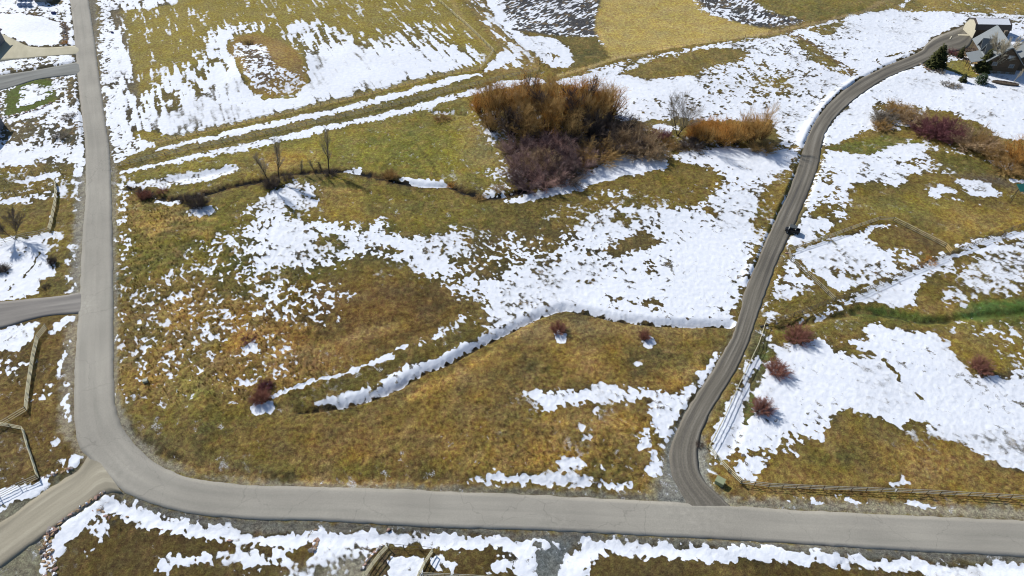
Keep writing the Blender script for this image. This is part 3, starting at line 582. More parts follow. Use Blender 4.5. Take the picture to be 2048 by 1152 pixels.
# ---- roads
RL = [(132, -60), (140, 0), (147, 60), (151, 95), (155, 150), (160, 200), (166, 250), (170, 290), (171, 340), (170, 400), (166, 450), (163, 500), (160, 560), (157, 620), (152, 680), (149, 740), (148, 800), (149, 845), (154, 879), (163, 900), (179, 919), (200, 941), (225, 964), (250, 984), (287, 1001), (350, 1020), (400, 1029), (512, 1038), (640, 1041), (768, 1048), (900, 1055), (1024, 1058), (1200, 1066), (1400, 1077), (1536, 1085), (1750, 1098), (2048, 1113), (2300, 1125)]
RR = [(167, -60), (177, 0), (186, 60), (191, 95), (198, 150), (205, 200), (212, 250), (218, 290), (221, 340), (223, 400), (224, 450), (225, 500), (226, 560), (226, 620), (227, 680), (227, 740), (228, 780), (230, 805), (236, 830), (243, 850), (256, 872), (272, 892), (292, 912), (318, 930), (350, 945), (395, 958), (450, 966), (512, 970), (640, 973), (768, 977), (900, 983), (1024, 988), (1200, 997), (1400, 1008), (1536, 1017), (1750, 1028), (2048, 1041), (2300, 1052)]
DL = [(1374, 1012), (1372, 1002), (1356, 975), (1343, 945), (1339, 905), (1350, 868), (1370, 828), (1396, 784), (1422, 746), (1444, 708), (1463, 676), (1473, 645), (1482, 613), (1492, 576), (1512, 530), (1532, 480), (1552, 436), (1572, 395), (1588, 355), (1600, 318), (1609, 288), (1621, 260), (1636, 234), (1656, 209), (1681, 185), (1711, 163), (1743, 147), (1773, 132), (1811, 116), (1843, 101), (1852, 88), (1874, 72), (1906, 60), (1931, 50)]
DR = [(1462, 1012), (1447, 1000), (1419, 973), (1400, 943), (1396, 905), (1403, 866), (1420, 828), (1446, 784), (1470, 746), (1488, 708), (1500, 676), (1511, 645), (1521, 613), (1535, 576), (1552, 530), (1573, 485), (1594, 440), (1610, 402), (1625, 366), (1637, 330), (1644, 290), (1652, 264), (1668, 238), (1690, 215), (1715, 194), (1740, 177), (1763, 162), (1795, 147), (1836, 131), (1862, 118), (1880, 110), (1905, 104), (1935, 95), (1946, 78)]
roads = []
def unit_strip(Lp, Rp, sub=1):
    return Gs(Lp, False), Gs(Rp, False)
ROADMASK = np.zeros((NX, NY), np.float32)
def road_region(pts, f=.45):
    r = polymask(pts, 0.0)
    if r is None: return
    sl, m = r
    ROADMASK[sl] = np.maximum(ROADMASK[sl], m)
def dens(P2, step):
    out = []
    for a, b in zip(P2[:-1], P2[1:]):
        n = max(1, int(np.linalg.norm(b-a)/step))
        for k in range(n): out.append(a+(b-a)*k/n)
    out.append(P2[-1]); return np.array(out)
SD_U = [(-150, 48), (0, 66), (30, 80), (60, 93), (100, 95), (157, 91)]; SD_L = [(-150, 134), (0, 124), (25, 121), (50, 118), (100, 113), (158, 109)]
AD_U = [(-150, 176), (0, 151), (75, 140), (157, 124)]; AD_L = [(-150, 205), (0, 182), (75, 160), (161, 149)]
LR_U = [(-160, 612), (0, 602), (62, 596), (125, 590), (162, 583)]; LR_L = [(-160, 690), (0, 656), (50, 641), (100, 630), (160, 626)]
DD_U = [(-150, 1130), (0, 1044), (60, 1002), (115, 966), (155, 940), (172, 915), (182, 900)]; DD_L = [(-60, 1196), (0, 1136), (60, 1092), (116, 1052), (172, 1014), (214, 984), (248, 990)]
WK_U = [(-6, 182), (14, 180)]; WK_L = [(-14, 236), (8, 232)]
for U, L in ((RL, RR), (DL, DR), (SD_U, SD_L), (AD_U, AD_L), (LR_U, LR_L), (DD_U, DD_L)):
    road_region(np.vstack([Gs(U, False), Gs(L, False)[::-1]]))
rm = blurbox(ROADMASK, 2); rm = np.clip(rm*2.2, 0, 1)
CL = blurbox(blurbox(Z, 14), 10)             # the drive and road follow the land smoothly
cl_low = CL*0.35
Z = Z*(1-rm)+(cl_low-.07)*rm
S = S*(1-np.clip(blurbox(ROADMASK, 1)*1.5, 0, 1)*.97)
R *= (1-rm)

def samp(field, x, y):
    fx = np.clip((x-X0)/RES, 0, NX-1.001); fy = np.clip((y-Y0)/RES, 0, NY-1.001)
    i = fx.astype(np.int64); j = fy.astype(np.int64); a = (fx-i).astype(np.float32); b = (fy-j).astype(np.float32)
    if field.ndim == 3: a = a[..., None]; b = b[..., None]
    return (field[i, j]*(1-a)+field[i+1, j]*a)*(1-b)+(field[i, j+1]*(1-a)+field[i+1, j+1]*a)*b

ANG1 = math.atan2(*( (lambda a, b: ((b-a).y, (b-a).x))(G(420, 90), G(470, 230)) ))
ANG2 = math.atan2(*( (lambda a, b: ((b-a).y, (b-a).x))(G(1040, 60), G(1110, 20)) ))
def ground_noise(x, y):
    iso = multi(x, y, [(5.0, .34, 1), (1.9, .50, 2), (.85, .70, 3), (.42, .95, 4)], 2.3, 1.5)
    st = multi(x, y, [(1.3, .8, 5), (.6, .8, 6)], ANG1, 7.0)*.86+multi(x, y, [(5, .45, 7), (1.3, .5, 8), (.6, .6, 4)])*.52
    fu = multi(x, y, [(.55, .9, 9), (.4, .6, 10)], ANG2, 4.0)*.8+multi(x, y, [(5, .5, 11), (.8, .8, 12)])*.6
    w1 = samp(W1, x, y); w2 = samp(W2, x, y)
    z = iso*(1-w1)+st*w1; z = z*(1-w2)+fu*w2
    return unif(z)
def relief(x, y, n=None):
    if n is None: n = ground_noise(x, y)
    r = samp(R, x, y); s = samp(S, x, y)
    snow = np.clip((s-n)/.12+.2, 0, 1)
    t = n*.30+vnoise(x, y, .45, 14)*.20+vnoise(x, y, 1.7, 15)*.20
    rmv = samp(ROADMASK, x, y)
    return samp(Z, x, y)+(t*r*(1-.65*snow)+(.08+.07*vnoise(x, y, .6, 16))*snow)*(1-np.clip(rmv*2, 0, 1))
def hz(x, y): return float(samp(Z, np.array([float(x)]), np.array([float(y)]))[0])+.05

# ------------------------------------------------------------------ helpers
MATS = {}
def node(nt_, t, **k):
    n = nt_.nodes.new(t)
    for a, b in k.items(): setattr(n, a, b)
    return n
def mat(name, col, rough=.8, var=.25, scale=3.0, metal=0.0, bump=.0, col2=None):
    if name in MATS: return MATS[name]
    m = bpy.data.materials.new(name); m.use_nodes = True; t = m.node_tree; t.nodes.clear()
    out = node(t, 'ShaderNodeOutputMaterial'); b = node(t, 'ShaderNodeBsdfPrincipled')
    b.inputs['Roughness'].default_value = rough; b.inputs['Metallic'].default_value = metal
    b.inputs['Specular IOR Level'].default_value = .3
    geo = node(t, 'ShaderNodeNewGeometry'); no = node(t, 'ShaderNodeTexNoise'); no.inputs['Scale'].default_value = scale
    no.inputs['Detail'].default_value = 4
    t.links.new(geo.outputs['Position'], no.inputs['Vector'])
    cr = node(t, 'ShaderNodeValToRGB')
    c2 = col2 if col2 else tuple(min(1, c*(1+var)) for c in col)
    c1 = tuple(c*(1-var) for c in col) if not col2 else col
    cr.color_ramp.elements[0].position = .32; cr.color_ramp.elements[1].position = .68
    cr.color_ramp.elements[0].color = (*c1, 1); cr.color_ramp.elements[1].color = (*c2, 1)
    t.links.new(no.outputs['Fac'], cr.inputs['Fac']); t.links.new(cr.outputs[0], b.inputs['Base Color'])
    if bump:
        bu = node(t, 'ShaderNodeBump'); bu.inputs['Strength'].default_value = bump; bu.inputs['Distance'].default_value = .05
        t.links.new(no.outputs['Fac'], bu.inputs['Height']); t.links.new(bu.outputs[0], b.inputs['Normal'])
    t.links.new(b.outputs[0], out.inputs[0]); MATS[name] = m; return m
def link(o, parent=None):
    COL.objects.link(o)
    if parent is not None: o.parent = parent
    return o
def tag(o, label=None, cat=None, group=None, kind=None):
    if label: o['label'] = label
    if cat: o['category'] = cat
    if group: o['group'] = group
    if kind: o['kind'] = kind
    return o
def empty(name, loc, label, cat, group=None, rz=0, sc=1.0):
    o = bpy.data.objects.new(name, None); COL.objects.link(o); o.location = loc; o.rotation_euler = (0, 0, rz); o.scale = (sc, sc, sc)
    return tag(o, label, cat, group)
def mesh_np(name, v, f, m=None, smooth=False, attrs=None):
    """v (n,3), f (m,k) arrays of one polygon size"""
    me = bpy.data.meshes.new(name); v = np.asarray(v, np.float32); f = np.asarray(f, np.int32)
    k = f.shape[1]
    me.vertices.add(len(v)); me.vertices.foreach_set('co', v.ravel())
    me.loops.add(f.size); me.loops.foreach_set('vertex_index', f.ravel())
    me.polygons.add(len(f)); me.polygons.foreach_set('loop_start', np.arange(0, f.size, k, dtype=np.int32))
    me.polygons.foreach_set('loop_total', np.full(len(f), k, np.int32))
    if smooth: me.polygons.foreach_set('use_smooth', np.ones(len(f), dtype=bool))
    if attrs:
        for nm, (ty, arr) in attrs.items():
            a = me.attributes.new(nm, ty, 'POINT')
            if ty == 'FLOAT': a.data.foreach_set('value', np.ascontiguousarray(arr, np.float32).ravel())
            else: a.data.foreach_set('color', np.ascontiguousarray(arr, np.float32).ravel())
    me.update(calc_edges=True); me.validate()
    if m: me.materials.append(m)
    return me
class MB:
    def __init__(s): s.v = []; s.f = []
    def add(s, vs, fs):
        n = len(s.v); s.v += [tuple(v) for v in vs]; s.f += [tuple(i+n for i in f) for f in fs]
    def box(s, c, d, rz=0, taper=1.0, rx=0):
        cx, cy, cz = c; a, b, h = d[0]/2, d[1]/2, d[2]/2
        M = Matrix.Rotation(rz, 3, 'Z') @ Matrix.Rotation(rx, 3, 'X')
        vs = []
        for z, k in ((-h, 1), (h, taper)):
            for x, y in ((-a, -b), (a, -b), (a, b), (-a, b)):
                p = M @ Vector((x*k, y*k, z)); vs.append((p.x+cx, p.y+cy, p.z+cz))
        s.add(vs, [(0, 3, 2, 1), (4, 5, 6, 7), (0, 1, 5, 4), (1, 2, 6, 5), (2, 3, 7, 6), (3, 0, 4, 7)])
    def tube(s, a, b, r0, r1=None, n=6, caps=True):
        r1 = r0 if r1 is None else r1
        a = Vector(a); b = Vector(b); d = (b-a).normalized(); u = d.orthogonal().normalized(); w_ = d.cross(u)
        vs = []
        for p, r in ((a, r0), (b, r1)):
            for k in range(n):
                t = 2*math.pi*k/n; vs.append(p+u*(r*math.cos(t))+w_*(r*math.sin(t)))
        fs = [(k, (k+1) % n, n+(k+1) % n, n+k) for k in range(n)]
        if caps: fs += [tuple(range(n-1, -1, -1)), tuple(range(n, 2*n))]
        s.add(vs, fs)
    def quad(s, a, b, c, d, th=0.0):
        if th == 0: s.add([a, b, c, d], [(0, 1, 2, 3)]); return
        a, b, c, d = [Vector(p) for p in (a, b, c, d)]; n = (b-a).cross(d-a).normalized()*th
        vs = [a, b, c, d, a-n, b-n, c-n, d-n]
        s.add(vs, [(0, 1, 2, 3), (7, 6, 5, 4), (0, 4, 5, 1), (1, 5, 6, 2), (2, 6, 7, 3), (3, 7, 4, 0)])
    def prism(s, prof, y0, y1):          # profile in x,z extruded along y
        n = len(prof); vs = [(x, y0, z) for x, z in prof]+[(x, y1, z) for x, z in prof]
        fs = [tuple(range(n)), tuple(range(2*n-1, n-1, -1))]+[(k, n+k, n+(k+1) % n, (k+1) % n) for k in range(n)]
        s.add(vs, fs)
    def mesh(s, name, m, smooth=False, bevel=0):
        me = bpy.data.meshes.new(name); me.from_pydata(s.v, [], s.f); me.update()
        bm = bmesh.new(); bm.from_mesh(me)
        if bevel: bmesh.ops.bevel(bm, geom=bm.edges[:], offset=bevel, segments=1, affect='EDGES', clamp_overlap=True)
        bmesh.ops.recalc_face_normals(bm, faces=bm.faces[:])
        bm.to_mesh(me); bm.free()
        if smooth: me.shade_smooth()
        me.materials.append(m); return me
    def build(s, name, m, parent=None, smooth=False, bevel=0):
        return link(bpy.data.objects.new(name, s.mesh(name, m, smooth, bevel)), parent)
def hull_rock(seed, m):
    rr = random.Random(seed); bm = bmesh.new()
    for k in range(15):
        v = Vector((rr.gauss(0, 1), rr.gauss(0, 1), rr.gauss(0, 1))).normalized()
        bm.verts.new((v.x*rr.uniform(.85, 1.1), v.y*rr.uniform(.8, 1.05)*.85, v.z*.62+.3))
    r = bmesh.ops.convex_hull(bm, input=bm.verts[:])
    bmesh.ops.delete(bm, geom=[g for g in r['geom_interior'] if isinstance(g, bmesh.types.BMVert)], context='VERTS')
    bmesh.ops.recalc_face_normals(bm, faces=bm.faces[:])
    me = bpy.data.meshes.new('rock'); bm.to_mesh(me); bm.free(); me.materials.append(m); return me

# ------------------------------------------------------------------ ground material
def ground_material():
    m = bpy.data.materials.new('sward_and_snow'); m.use_nodes = True; t = m.node_tree; t.nodes.clear(); L = t.links.new
    out = node(t, 'ShaderNodeOutputMaterial'); b = node(t, 'ShaderNodeBsdfPrincipled')
    geo = node(t, 'ShaderNodeNewGeometry')
    ac = node(t, 'ShaderNodeAttribute', attribute_name='tone'); an = node(t, 'ShaderNodeAttribute', attribute_name='snow')
    at = node(t, 'ShaderNodeAttribute', attribute_name='thin')
    def noise(scale, det=3, vec=None, rough=.6):
        n = node(t, 'ShaderNodeTexNoise'); n.inputs['Scale'].default_value = scale; n.inputs['Detail'].default_value = det; n.inputs['Roughness'].default_value = rough
        L(vec or geo.outputs['Position'], n.inputs['Vector']); return n.outputs['Fac']
    def math_(op, a, b_=None, c=None):
        n = node(t, 'ShaderNodeMath', operation=op)
        for k, v in enumerate((a, b_, c)):
            if v is None: continue
            if isinstance(v, (int, float)): n.inputs[k].default_value = v
            else: L(v, n.inputs[k])
        return n.outputs[0]
    def rng(v, a, b_, c, d):
        n = node(t, 'ShaderNodeMapRange'); L(v, n.inputs[0])
        for k, x in zip((1, 2, 3, 4), (a, b_, c, d)): n.inputs[k].default_value = x
        return n.outputs[0]
    fine = noise(5.0, 5, rough=.85); mid = noise(1.3, 4); big = noise(.16, 3)
    # sward: tone x straw/green variation
    k1 = rng(fine, .32, .68, .25, 1.85); k2 = rng(mid, .3, .7, .62, 1.42)
    k = math_('MULTIPLY', k1, k2)
    vm = node(t, 'ShaderNodeVectorMath', operation='SCALE'); L(ac.outputs['Color'], vm.inputs[0]); L(k, vm.inputs['Scale'])
    hs = node(t, 'ShaderNodeHueSaturation'); L(vm.outputs[0], hs.inputs['Color'])
    L(rng(mid, .3, .7, .475, .53), hs.inputs['Hue']); L(rng(big, .3, .7, .99, .84), hs.inputs['Saturation'])
    # snow share
    e = math_('ADD', an.outputs['Fac'], math_('MULTIPLY', math_('SUBTRACT', noise(6.5, 5, rough=.8), .5), .78))
    hard = rng(e, -.012, .015, 0, 1); soft = rng(e, -.16, .34, 0, .92)
    mx = node(t, 'ShaderNodeMix', data_type='FLOAT'); L(at.outputs['Fac'], mx.inputs[0]); L(hard, mx.inputs[2]); L(soft, mx.inputs[3])
    fac = mx.outputs[0]
    sc = node(t, 'ShaderNodeValToRGB'); L(noise(.9, 4), sc.inputs[0])
    sc.color_ramp.elements[0].position = .35; sc.color_ramp.elements[1].position = .65
    sc.color_ramp.elements[0].color = (.66, .70, .765, 1); sc.color_ramp.elements[1].color = (.75, .78, .825, 1)
    mc_ = node(t, 'ShaderNodeMix', data_type='RGBA'); L(fac, mc_.inputs[0]); L(hs.outputs[0], mc_.inputs[6]); L(sc.outputs[0], mc_.inputs[7])
    L(mc_.outputs[2], b.inputs['Base Color'])
    L(rng(fac, 0, 1, .95, .7), b.inputs['Roughness']); b.inputs['Specular IOR Level'].default_value = .15
    hgt = math_('ADD', math_('MULTIPLY', fine, rng(fac, 0, 1, .20, .03)), math_('ADD', math_('MULTIPLY', fac, .10), math_('MULTIPLY', noise(3.0, 3), rng(fac, 0, 1, .16, .07))))
    bu = node(t, 'ShaderNodeBump'); bu.inputs['Strength'].default_value = .8; bu.inputs['Distance'].default_value = 1.0
    L(hgt, bu.inputs['Height']); L(bu.outputs[0], b.inputs['Normal'])
    L(b.outputs[0], out.inputs[0]); return m
GM = ground_material()

# ------------------------------------------------------------------ terrain
rows = [34.0]
while rows[-1] < 325: rows.append(rows[-1]+.20+(rows[-1]-34)*.0020)
rows = np.array(rows); NC = 1150
t = np.linspace(-1, 1, NC)
TX = t[None, :]*(66+.615*rows[:, None]); TY = np.repeat(rows[:, None], NC, axis=1)
tx = TX.ravel(); ty = TY.ravel()
gn = ground_noise(tx, ty); tz = relief(tx, ty, gn)
wx = (vnoise(tx, ty, 1.1, 61)-.5)*1.1+(vnoise(tx, ty, .45, 62)-.5)*.7; wy = (vnoise(tx, ty, 1.1, 63)-.5)*1.1+(vnoise(tx, ty, .45, 64)-.5)*.7
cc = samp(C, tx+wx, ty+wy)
w3v = np.clip((vnoise(tx, ty, 9, 81)-.55)*2.5, 0, .45)
pat = vnoise(tx, ty, 8, 31)*.45+vnoise(tx, ty, 3.0, 32)*.35+vnoise(tx, ty, 1.2, 34)*.3      # patches of straw and green within the sward
veg = np.clip(samp(R, tx, ty)*1.3, 0, 1)[:, None]
tint = 1+((pat[:, None]-.5)*np.array([[1.5, 1.1, .35]]))*np.maximum(veg, .25)
dead = np.clip((vnoise(tx, ty, 1.3, 33)-.62)*4, 0, 1)[:, None]*veg*.5
grn = np.clip((vnoise(tx, ty, 5.0, 35)-.6)*4, 0, 1)[:, None]*veg*.35
cc = cc*(1-grn)+cc*np.array([[.72, .95, .7]])*grn
cc = cc*tint*(1-dead)+np.array([A(168, 134, 70)])*dead
cc = np.clip(cc, 0.01, .8)
n1, n2 = TX.shape
idx = np.arange(n1*n2).reshape(n1, n2)
fq = np.stack([idx[:-1, :-1], idx[:-1, 1:], idx[1:, 1:], idx[1:, :-1]], -1).reshape(-1, 4)
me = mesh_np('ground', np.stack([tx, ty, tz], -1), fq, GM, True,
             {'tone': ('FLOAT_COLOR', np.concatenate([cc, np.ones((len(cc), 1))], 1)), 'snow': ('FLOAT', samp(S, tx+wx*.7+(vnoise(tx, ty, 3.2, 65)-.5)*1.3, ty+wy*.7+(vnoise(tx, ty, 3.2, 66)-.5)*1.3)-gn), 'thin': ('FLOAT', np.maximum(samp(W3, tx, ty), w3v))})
tag(link(bpy.data.objects.new('ground', me)), kind='structure')
# land beyond, out to the horizon, rising to low hills
ring = []
ang = np.linspace(0, 2*math.pi, 97)[:-1]; radii = [1, 120, 330, 420, 600, 1000, 1800, 3200, 5500]
fv = []; 
for r in radii:
    for a in ang: fv.append((r*math.cos(a), 150+r*math.sin(a), -1.6 if r < 430 else -1.6+(r-430)*.006*(1+.5*math.sin(3*a))))
nf = []; na = len(ang)
for i in range(len(radii)-1):
    for k in range(na): nf.append((i*na+k, i*na+(k+1) % na, (i+1)*na+(k+1) % na, (i+1)*na+k))
me = mesh_np('terrain', np.array(fv), np.array(nf), GM, True, {'tone': ('FLOAT_COLOR', np.tile(np.array([[*A(124, 104, 50), 1]]), (len(fv), 1))), 'snow': ('FLOAT', np.full(len(fv), -.05)), 'thin': ('FLOAT', np.zeros(len(fv)))})
tag(link(bpy.data.objects.new('terrain', me)), kind='structure')

# ------------------------------------------------------------------ road surfaces
def road_mat(name, base, dark, light, along=.12, across=3.0, tracks=None, rough=.9, grain=.12, patch=0):
    m = bpy.data.materials.new(name); m.use_nodes = True; t = m.node_tree; t.nodes.clear(); L = t.links.new
    out = node(t, 'ShaderNodeOutputMaterial'); b = node(t, 'ShaderNodeBsdfPrincipled'); b.inputs['Roughness'].default_value = rough; b.inputs['Specular IOR Level'].default_value = .2
    uv = node(t, 'ShaderNodeUVMap', uv_map='UVMap')
    mp = node(t, 'ShaderNodeMapping'); mp.inputs['Scale'].default_value = (across, along, 1); L(uv.outputs[0], mp.inputs[0])
    n1 = node(t, 'ShaderNodeTexNoise'); n1.inputs['Scale'].default_value = 1.0; n1.inputs['Detail'].default_value = 4; L(mp.outputs[0], n1.inputs['Vector'])
    r1 = node(t, 'ShaderNodeValToRGB'); cr = r1.color_ramp
    cr.elements[0].position = .3; cr.elements[1].position = .72; cr.elements[0].color = (*dark, 1); cr.elements[1].color = (*light, 1)
    e = cr.elements.new(.5); e.color = (*base, 1); L(n1.outputs[0], r1.inputs[0])
    geo = node(t, 'ShaderNodeNewGeometry'); n2 = node(t, 'ShaderNodeTexNoise'); n2.inputs['Scale'].default_value = 5; n2.inputs['Detail'].default_value = 6; n2.inputs['Roughness'].default_value = .75
    L(geo.outputs['Position'], n2.inputs['Vector'])
    mr = node(t, 'ShaderNodeMapRange'); L(n2.outputs[0], mr.inputs[0]); mr.inputs[1].default_value = .3; mr.inputs[2].default_value = .7; mr.inputs[3].default_value = 1-grain; mr.inputs[4].default_value = 1+grain
    n3 = node(t, 'ShaderNodeTexNoise'); n3.inputs['Scale'].default_value = .07; n3.inputs['Detail'].default_value = 3; L(geo.outputs['Position'], n3.inputs['Vector'])
    m3 = node(t, 'ShaderNodeMapRange'); L(n3.outputs[0], m3.inputs[0]); m3.inputs[1].default_value = .3; m3.inputs[2].default_value = .7; m3.inputs[3].default_value = .88; m3.inputs[4].default_value = 1.1
    mu = node(t, 'ShaderNodeMath', operation='MULTIPLY'); L(mr.outputs[0], mu.inputs[0]); L(m3.outputs[0], mu.inputs[1])
    last = mu.outputs[0]
    if tracks:
        sp = node(t, 'ShaderNodeSeparateXYZ'); L(uv.outputs[0], sp.inputs[0])
        ra = node(t, 'ShaderNodeValToRGB'); ra.color_ramp.interpolation = 'B_SPLINE'
        el = ra.color_ramp.elements
        el[0].position = 0; el[0].color = (tracks[0][1],)*3+(1,); el[1].position = 1; el[1].color = (tracks[-1][1],)*3+(1,)
        for p_, v_ in tracks[1:-1]: e = el.new(p_); e.color = (v_,)*3+(1,)
        nn = node(t, 'ShaderNodeMath', operation='MULTIPLY_ADD'); wv_ = node(t, 'ShaderNodeTexNoise'); wv_.inputs['Scale'].default_value = .11; wv_.inputs['Detail'].default_value = 3; L(geo.outputs['Position'], wv_.inputs['Vector']); ws_ = node(t, 'ShaderNodeMath', operation='SUBTRACT'); L(wv_.outputs[0], ws_.inputs[0]); ws_.inputs[1].default_value = .5
        L(ws_.outputs[0], nn.inputs[0]); nn.inputs[1].default_value = (.04 if patch else .3); L(sp.outputs[0], nn.inputs[2])
        L(nn.outputs[0], ra.inputs[0])
        m4 = node(t, 'ShaderNodeMath', operation='MULTIPLY'); L(ra.outputs[0], m4.inputs[0]); L(last, m4.inputs[1])
        m5 = node(t, 'ShaderNodeMath', operation='MULTIPLY'); L(m4.outputs[0], m5.inputs[0]); m5.inputs[1].default_value = 2.0; last = m5.outputs[0]
    if patch:        # grit dragged out of the drives, thin tar seams and cracks
        for q, rad in ((G(1385, 1022), 9.0), (G(228, 960), 7.0), (G(170, 612), 4.0), (G(1110, 1052), 5.0)):
            di = node(t, 'ShaderNodeVectorMath', operation='DISTANCE'); L(geo.outputs['Position'], di.inputs[0]); di.inputs[1].default_value = q
            m6 = node(t, 'ShaderNodeMapRange'); L(di.outputs['Value'], m6.inputs[0]); m6.inputs[1].default_value = rad; m6.inputs[2].default_value = 1.0; m6.inputs[3].default_value = 0; m6.inputs[4].default_value = .55
            m7 = node(t, 'ShaderNodeMath', operation='MULTIPLY_ADD'); ns = node(t, 'ShaderNodeTexNoise'); ns.inputs['Scale'].default_value = 1.1; ns.inputs['Detail'].default_value = 5; L(geo.outputs['Position'], ns.inputs['Vector'])
            sb = node(t, 'ShaderNodeMath', operation='SUBTRACT'); L(ns.outputs[0], sb.inputs[0]); sb.inputs[1].default_value = .42
            L(m6.outputs[0], m7.inputs[0]); L(sb.outputs[0], m7.inputs[1]); m7.inputs[2].default_value = 1.0
            m8 = node(t, 'ShaderNodeMath', operation='MULTIPLY'); L(last, m8.inputs[0]); L(m7.outputs[0], m8.inputs[1]); last = m8.outputs[0]
        vo = node(t, 'ShaderNodeTexVoronoi', feature='DISTANCE_TO_EDGE'); vo.inputs['Scale'].default_value = .085
        wn = node(t, 'ShaderNodeTexNoise'); wn.inputs['Scale'].default_value = .5; wn.inputs['Detail'].default_value = 5; L(geo.outputs['Position'], wn.inputs['Vector'])
        wa = node(t, 'ShaderNodeVectorMath', operation='MULTIPLY_ADD'); L(wn.outputs['Color'], wa.inputs[0]); wa.inputs[1].default_value = (3, 3, 0); L(geo.outputs['Position'], wa.inputs[2])
        L(wa.outputs[0], vo.inputs['Vector'])
        m9 = node(t, 'ShaderNodeMapRange'); L(vo.outputs['Distance'], m9.inputs[0]); m9.inputs[1].default_value = .0; m9.inputs[2].default_value = .006; m9.inputs[3].default_value = .80; m9.inputs[4].default_value = 1
        m10 = node(t, 'ShaderNodeMath', operation='MULTIPLY'); L(last, m10.inputs[0]); L(m9.outputs[0], m10.inputs[1]); last = m10.outputs[0]
    vm = node(t, 'ShaderNodeVectorMath', operation='SCALE'); L(r1.outputs[0], vm.inputs[0]); L(last, vm.inputs['Scale'])
    L(vm.outputs[0], b.inputs['Base Color'])
    bu = node(t, 'ShaderNodeBump'); bu.inputs['Strength'].default_value = .35; bu.inputs['Distance'].default_value = .05; L(n2.outputs[0], bu.inputs['Height']); L(bu.outputs[0], b.inputs['Normal'])
    L(b.outputs[0], out.inputs[0]); return m
def road_obj(name, U, Lw, m, z=.0, jit=.0, step=1.2, ncross=8, crown=.03, thick=True):
    a = Gs(U, False); b = Gs(Lw, False)
    # smooth both edges with a Catmull-Rom curve, then resample together
    def cat(Pn, n=8):
        Q = [Pn[0]*2-Pn[1], *Pn, Pn[-1]*2-Pn[-2]]; o = []
        for i in range(1, len(Q)-2):
            for k in range(n):
                s = k/n; p0, p1, p2, p3 = Q[i-1], Q[i], Q[i+1], Q[i+2]
                o.append(.5*((2*p1)+(-p0+p2)*s+(2*p0-5*p1+4*p2-p3)*s*s+(-p0+3*p1-3*p2+p3)*s**3))
        o.append(Pn[-1]); return np.array(o)
    a = cat(a); b = cat(b)
    mid = (a+b)/2; d = np.concatenate([[0], np.cumsum(np.linalg.norm(np.diff(mid, axis=0), axis=1))])
    q = np.linspace(0, d[-1], max(2, int(d[-1]/step)+1))
    a = np.stack([np.interp(q, d, a[:, k]) for k in (0, 1)], 1); b = np.stack([np.interp(q, d, b[:, k]) for k in (0, 1)], 1)
    aj, bj = a, b
    if jit:
        dirn = (b-a)/np.linalg.norm(b-a, axis=1)[:, None]
        ja = (vnoise(a[:, 0], a[:, 1], 1.3, 41)-.5)*2*jit; jb = (vnoise(b[:, 0], b[:, 1], 1.3, 42)-.5)*2*jit
        aj = a+dirn*ja[:, None]; bj = b+dirn*jb[:, None]
    V = []; UV = []; fr = np.linspace(0, 1, ncross+1)
    for k in range(ncross+1):
        p = (aj if k == 0 else bj if k == ncross else a+(b-a)*fr[k])
        zz = samp(cl_low, p[:, 0], p[:, 1])+z+crown*(1-(2*fr[k]-1)**2)
        V.append(np.stack([p[:, 0], p[:, 1], zz], 1)); UV.append(np.stack([np.full(len(q), fr[k]), q], 1))
    # turned-down edges
    def skirt(Vk): s = Vk.copy(); s[:, 2] -= .22; return s
    V = [skirt(V[0])]+V+[skirt(V[-1])]; UV = [UV[0]]+UV+[UV[-1]]
    V = np.stack(V, 1); UV = np.stack(UV, 1); n1, n2 = V.shape[:2]
    idx = np.arange(n1*n2).reshape(n1, n2); f = np.stack([idx[:-1, :-1], idx[:-1, 1:], idx[1:, 1:], idx[1:, :-1]], -1).reshape(-1, 4)
    v3 = V.reshape(-1, 3)
    nz = np.cross(v3[f[0, 1]]-v3[f[0, 0]], v3[f[0, 3]]-v3[f[0, 0]])
    fmid = f[len(f)//2]; nz = np.cross(v3[fmid[1]]-v3[fmid[0]], v3[fmid[3]]-v3[fmid[0]])[2]
    if nz < 0: f = f[:, ::-1]
    me = mesh_np(name, v3, f, m, True)
    uvl = me.uv_layers.new(name='UVMap'); uv = UV.reshape(-1, 2)
    li = np.zeros(len(me.loops), np.int32); me.loops.foreach_get('vertex_index', li)
    uvl.data.foreach_set('uv', np.ascontiguousarray(uv[li], np.float32).ravel())
    o = link(bpy.data.objects.new(name, me)); tag(o, kind='structure'); return o
ASPH = road_mat('weathered_asphalt', A(164, 160, 149), A(157, 154, 143), A(170, 166, 154), .05, 5.0, [(0, .47), (.05, .495), (.2, .487), (.35, .505), (.488, .50), (.5, .455), (.512, .50), (.7, .485), (.85, .507), (.95, .49), (1, .46)], grain=.13, patch=1)
GRVD = road_mat('gravel_tracks', A(118, 113, 102), A(94, 91, 86), A(146, 141, 130), .035, 6.0, [(0, .50), (.08, .58), (.2, .44), (.3, .42), (.38, .50), (.5, .54), (.62, .46), (.72, .41), (.82, .47), (.92, .58), (1, .50)], grain=.3)
CONC = road_mat('concrete', A(190, 184, 158), A(180, 174, 150), A(198, 192, 168), .3, 1.0, None, grain=.05)
ASPD = road_mat('dark_asphalt', A(132, 134, 130), A(118, 120, 117), A(146, 148, 143), .06, 5.0, [(0, .48), (.3, .47), (.5, .54), (.6, .47), (1, .47)], grain=.08)
ASPS = road_mat('side_road_asphalt', A(138, 134, 128), A(124, 121, 117), A(154, 150, 143), .05, 5.0, [(0, .48), (.3, .49), (.5, .54), (.75, .47), (1, .48)], grain=.08)
road_obj('main_road', RL, RR, ASPH, 0.0, .14, .7)
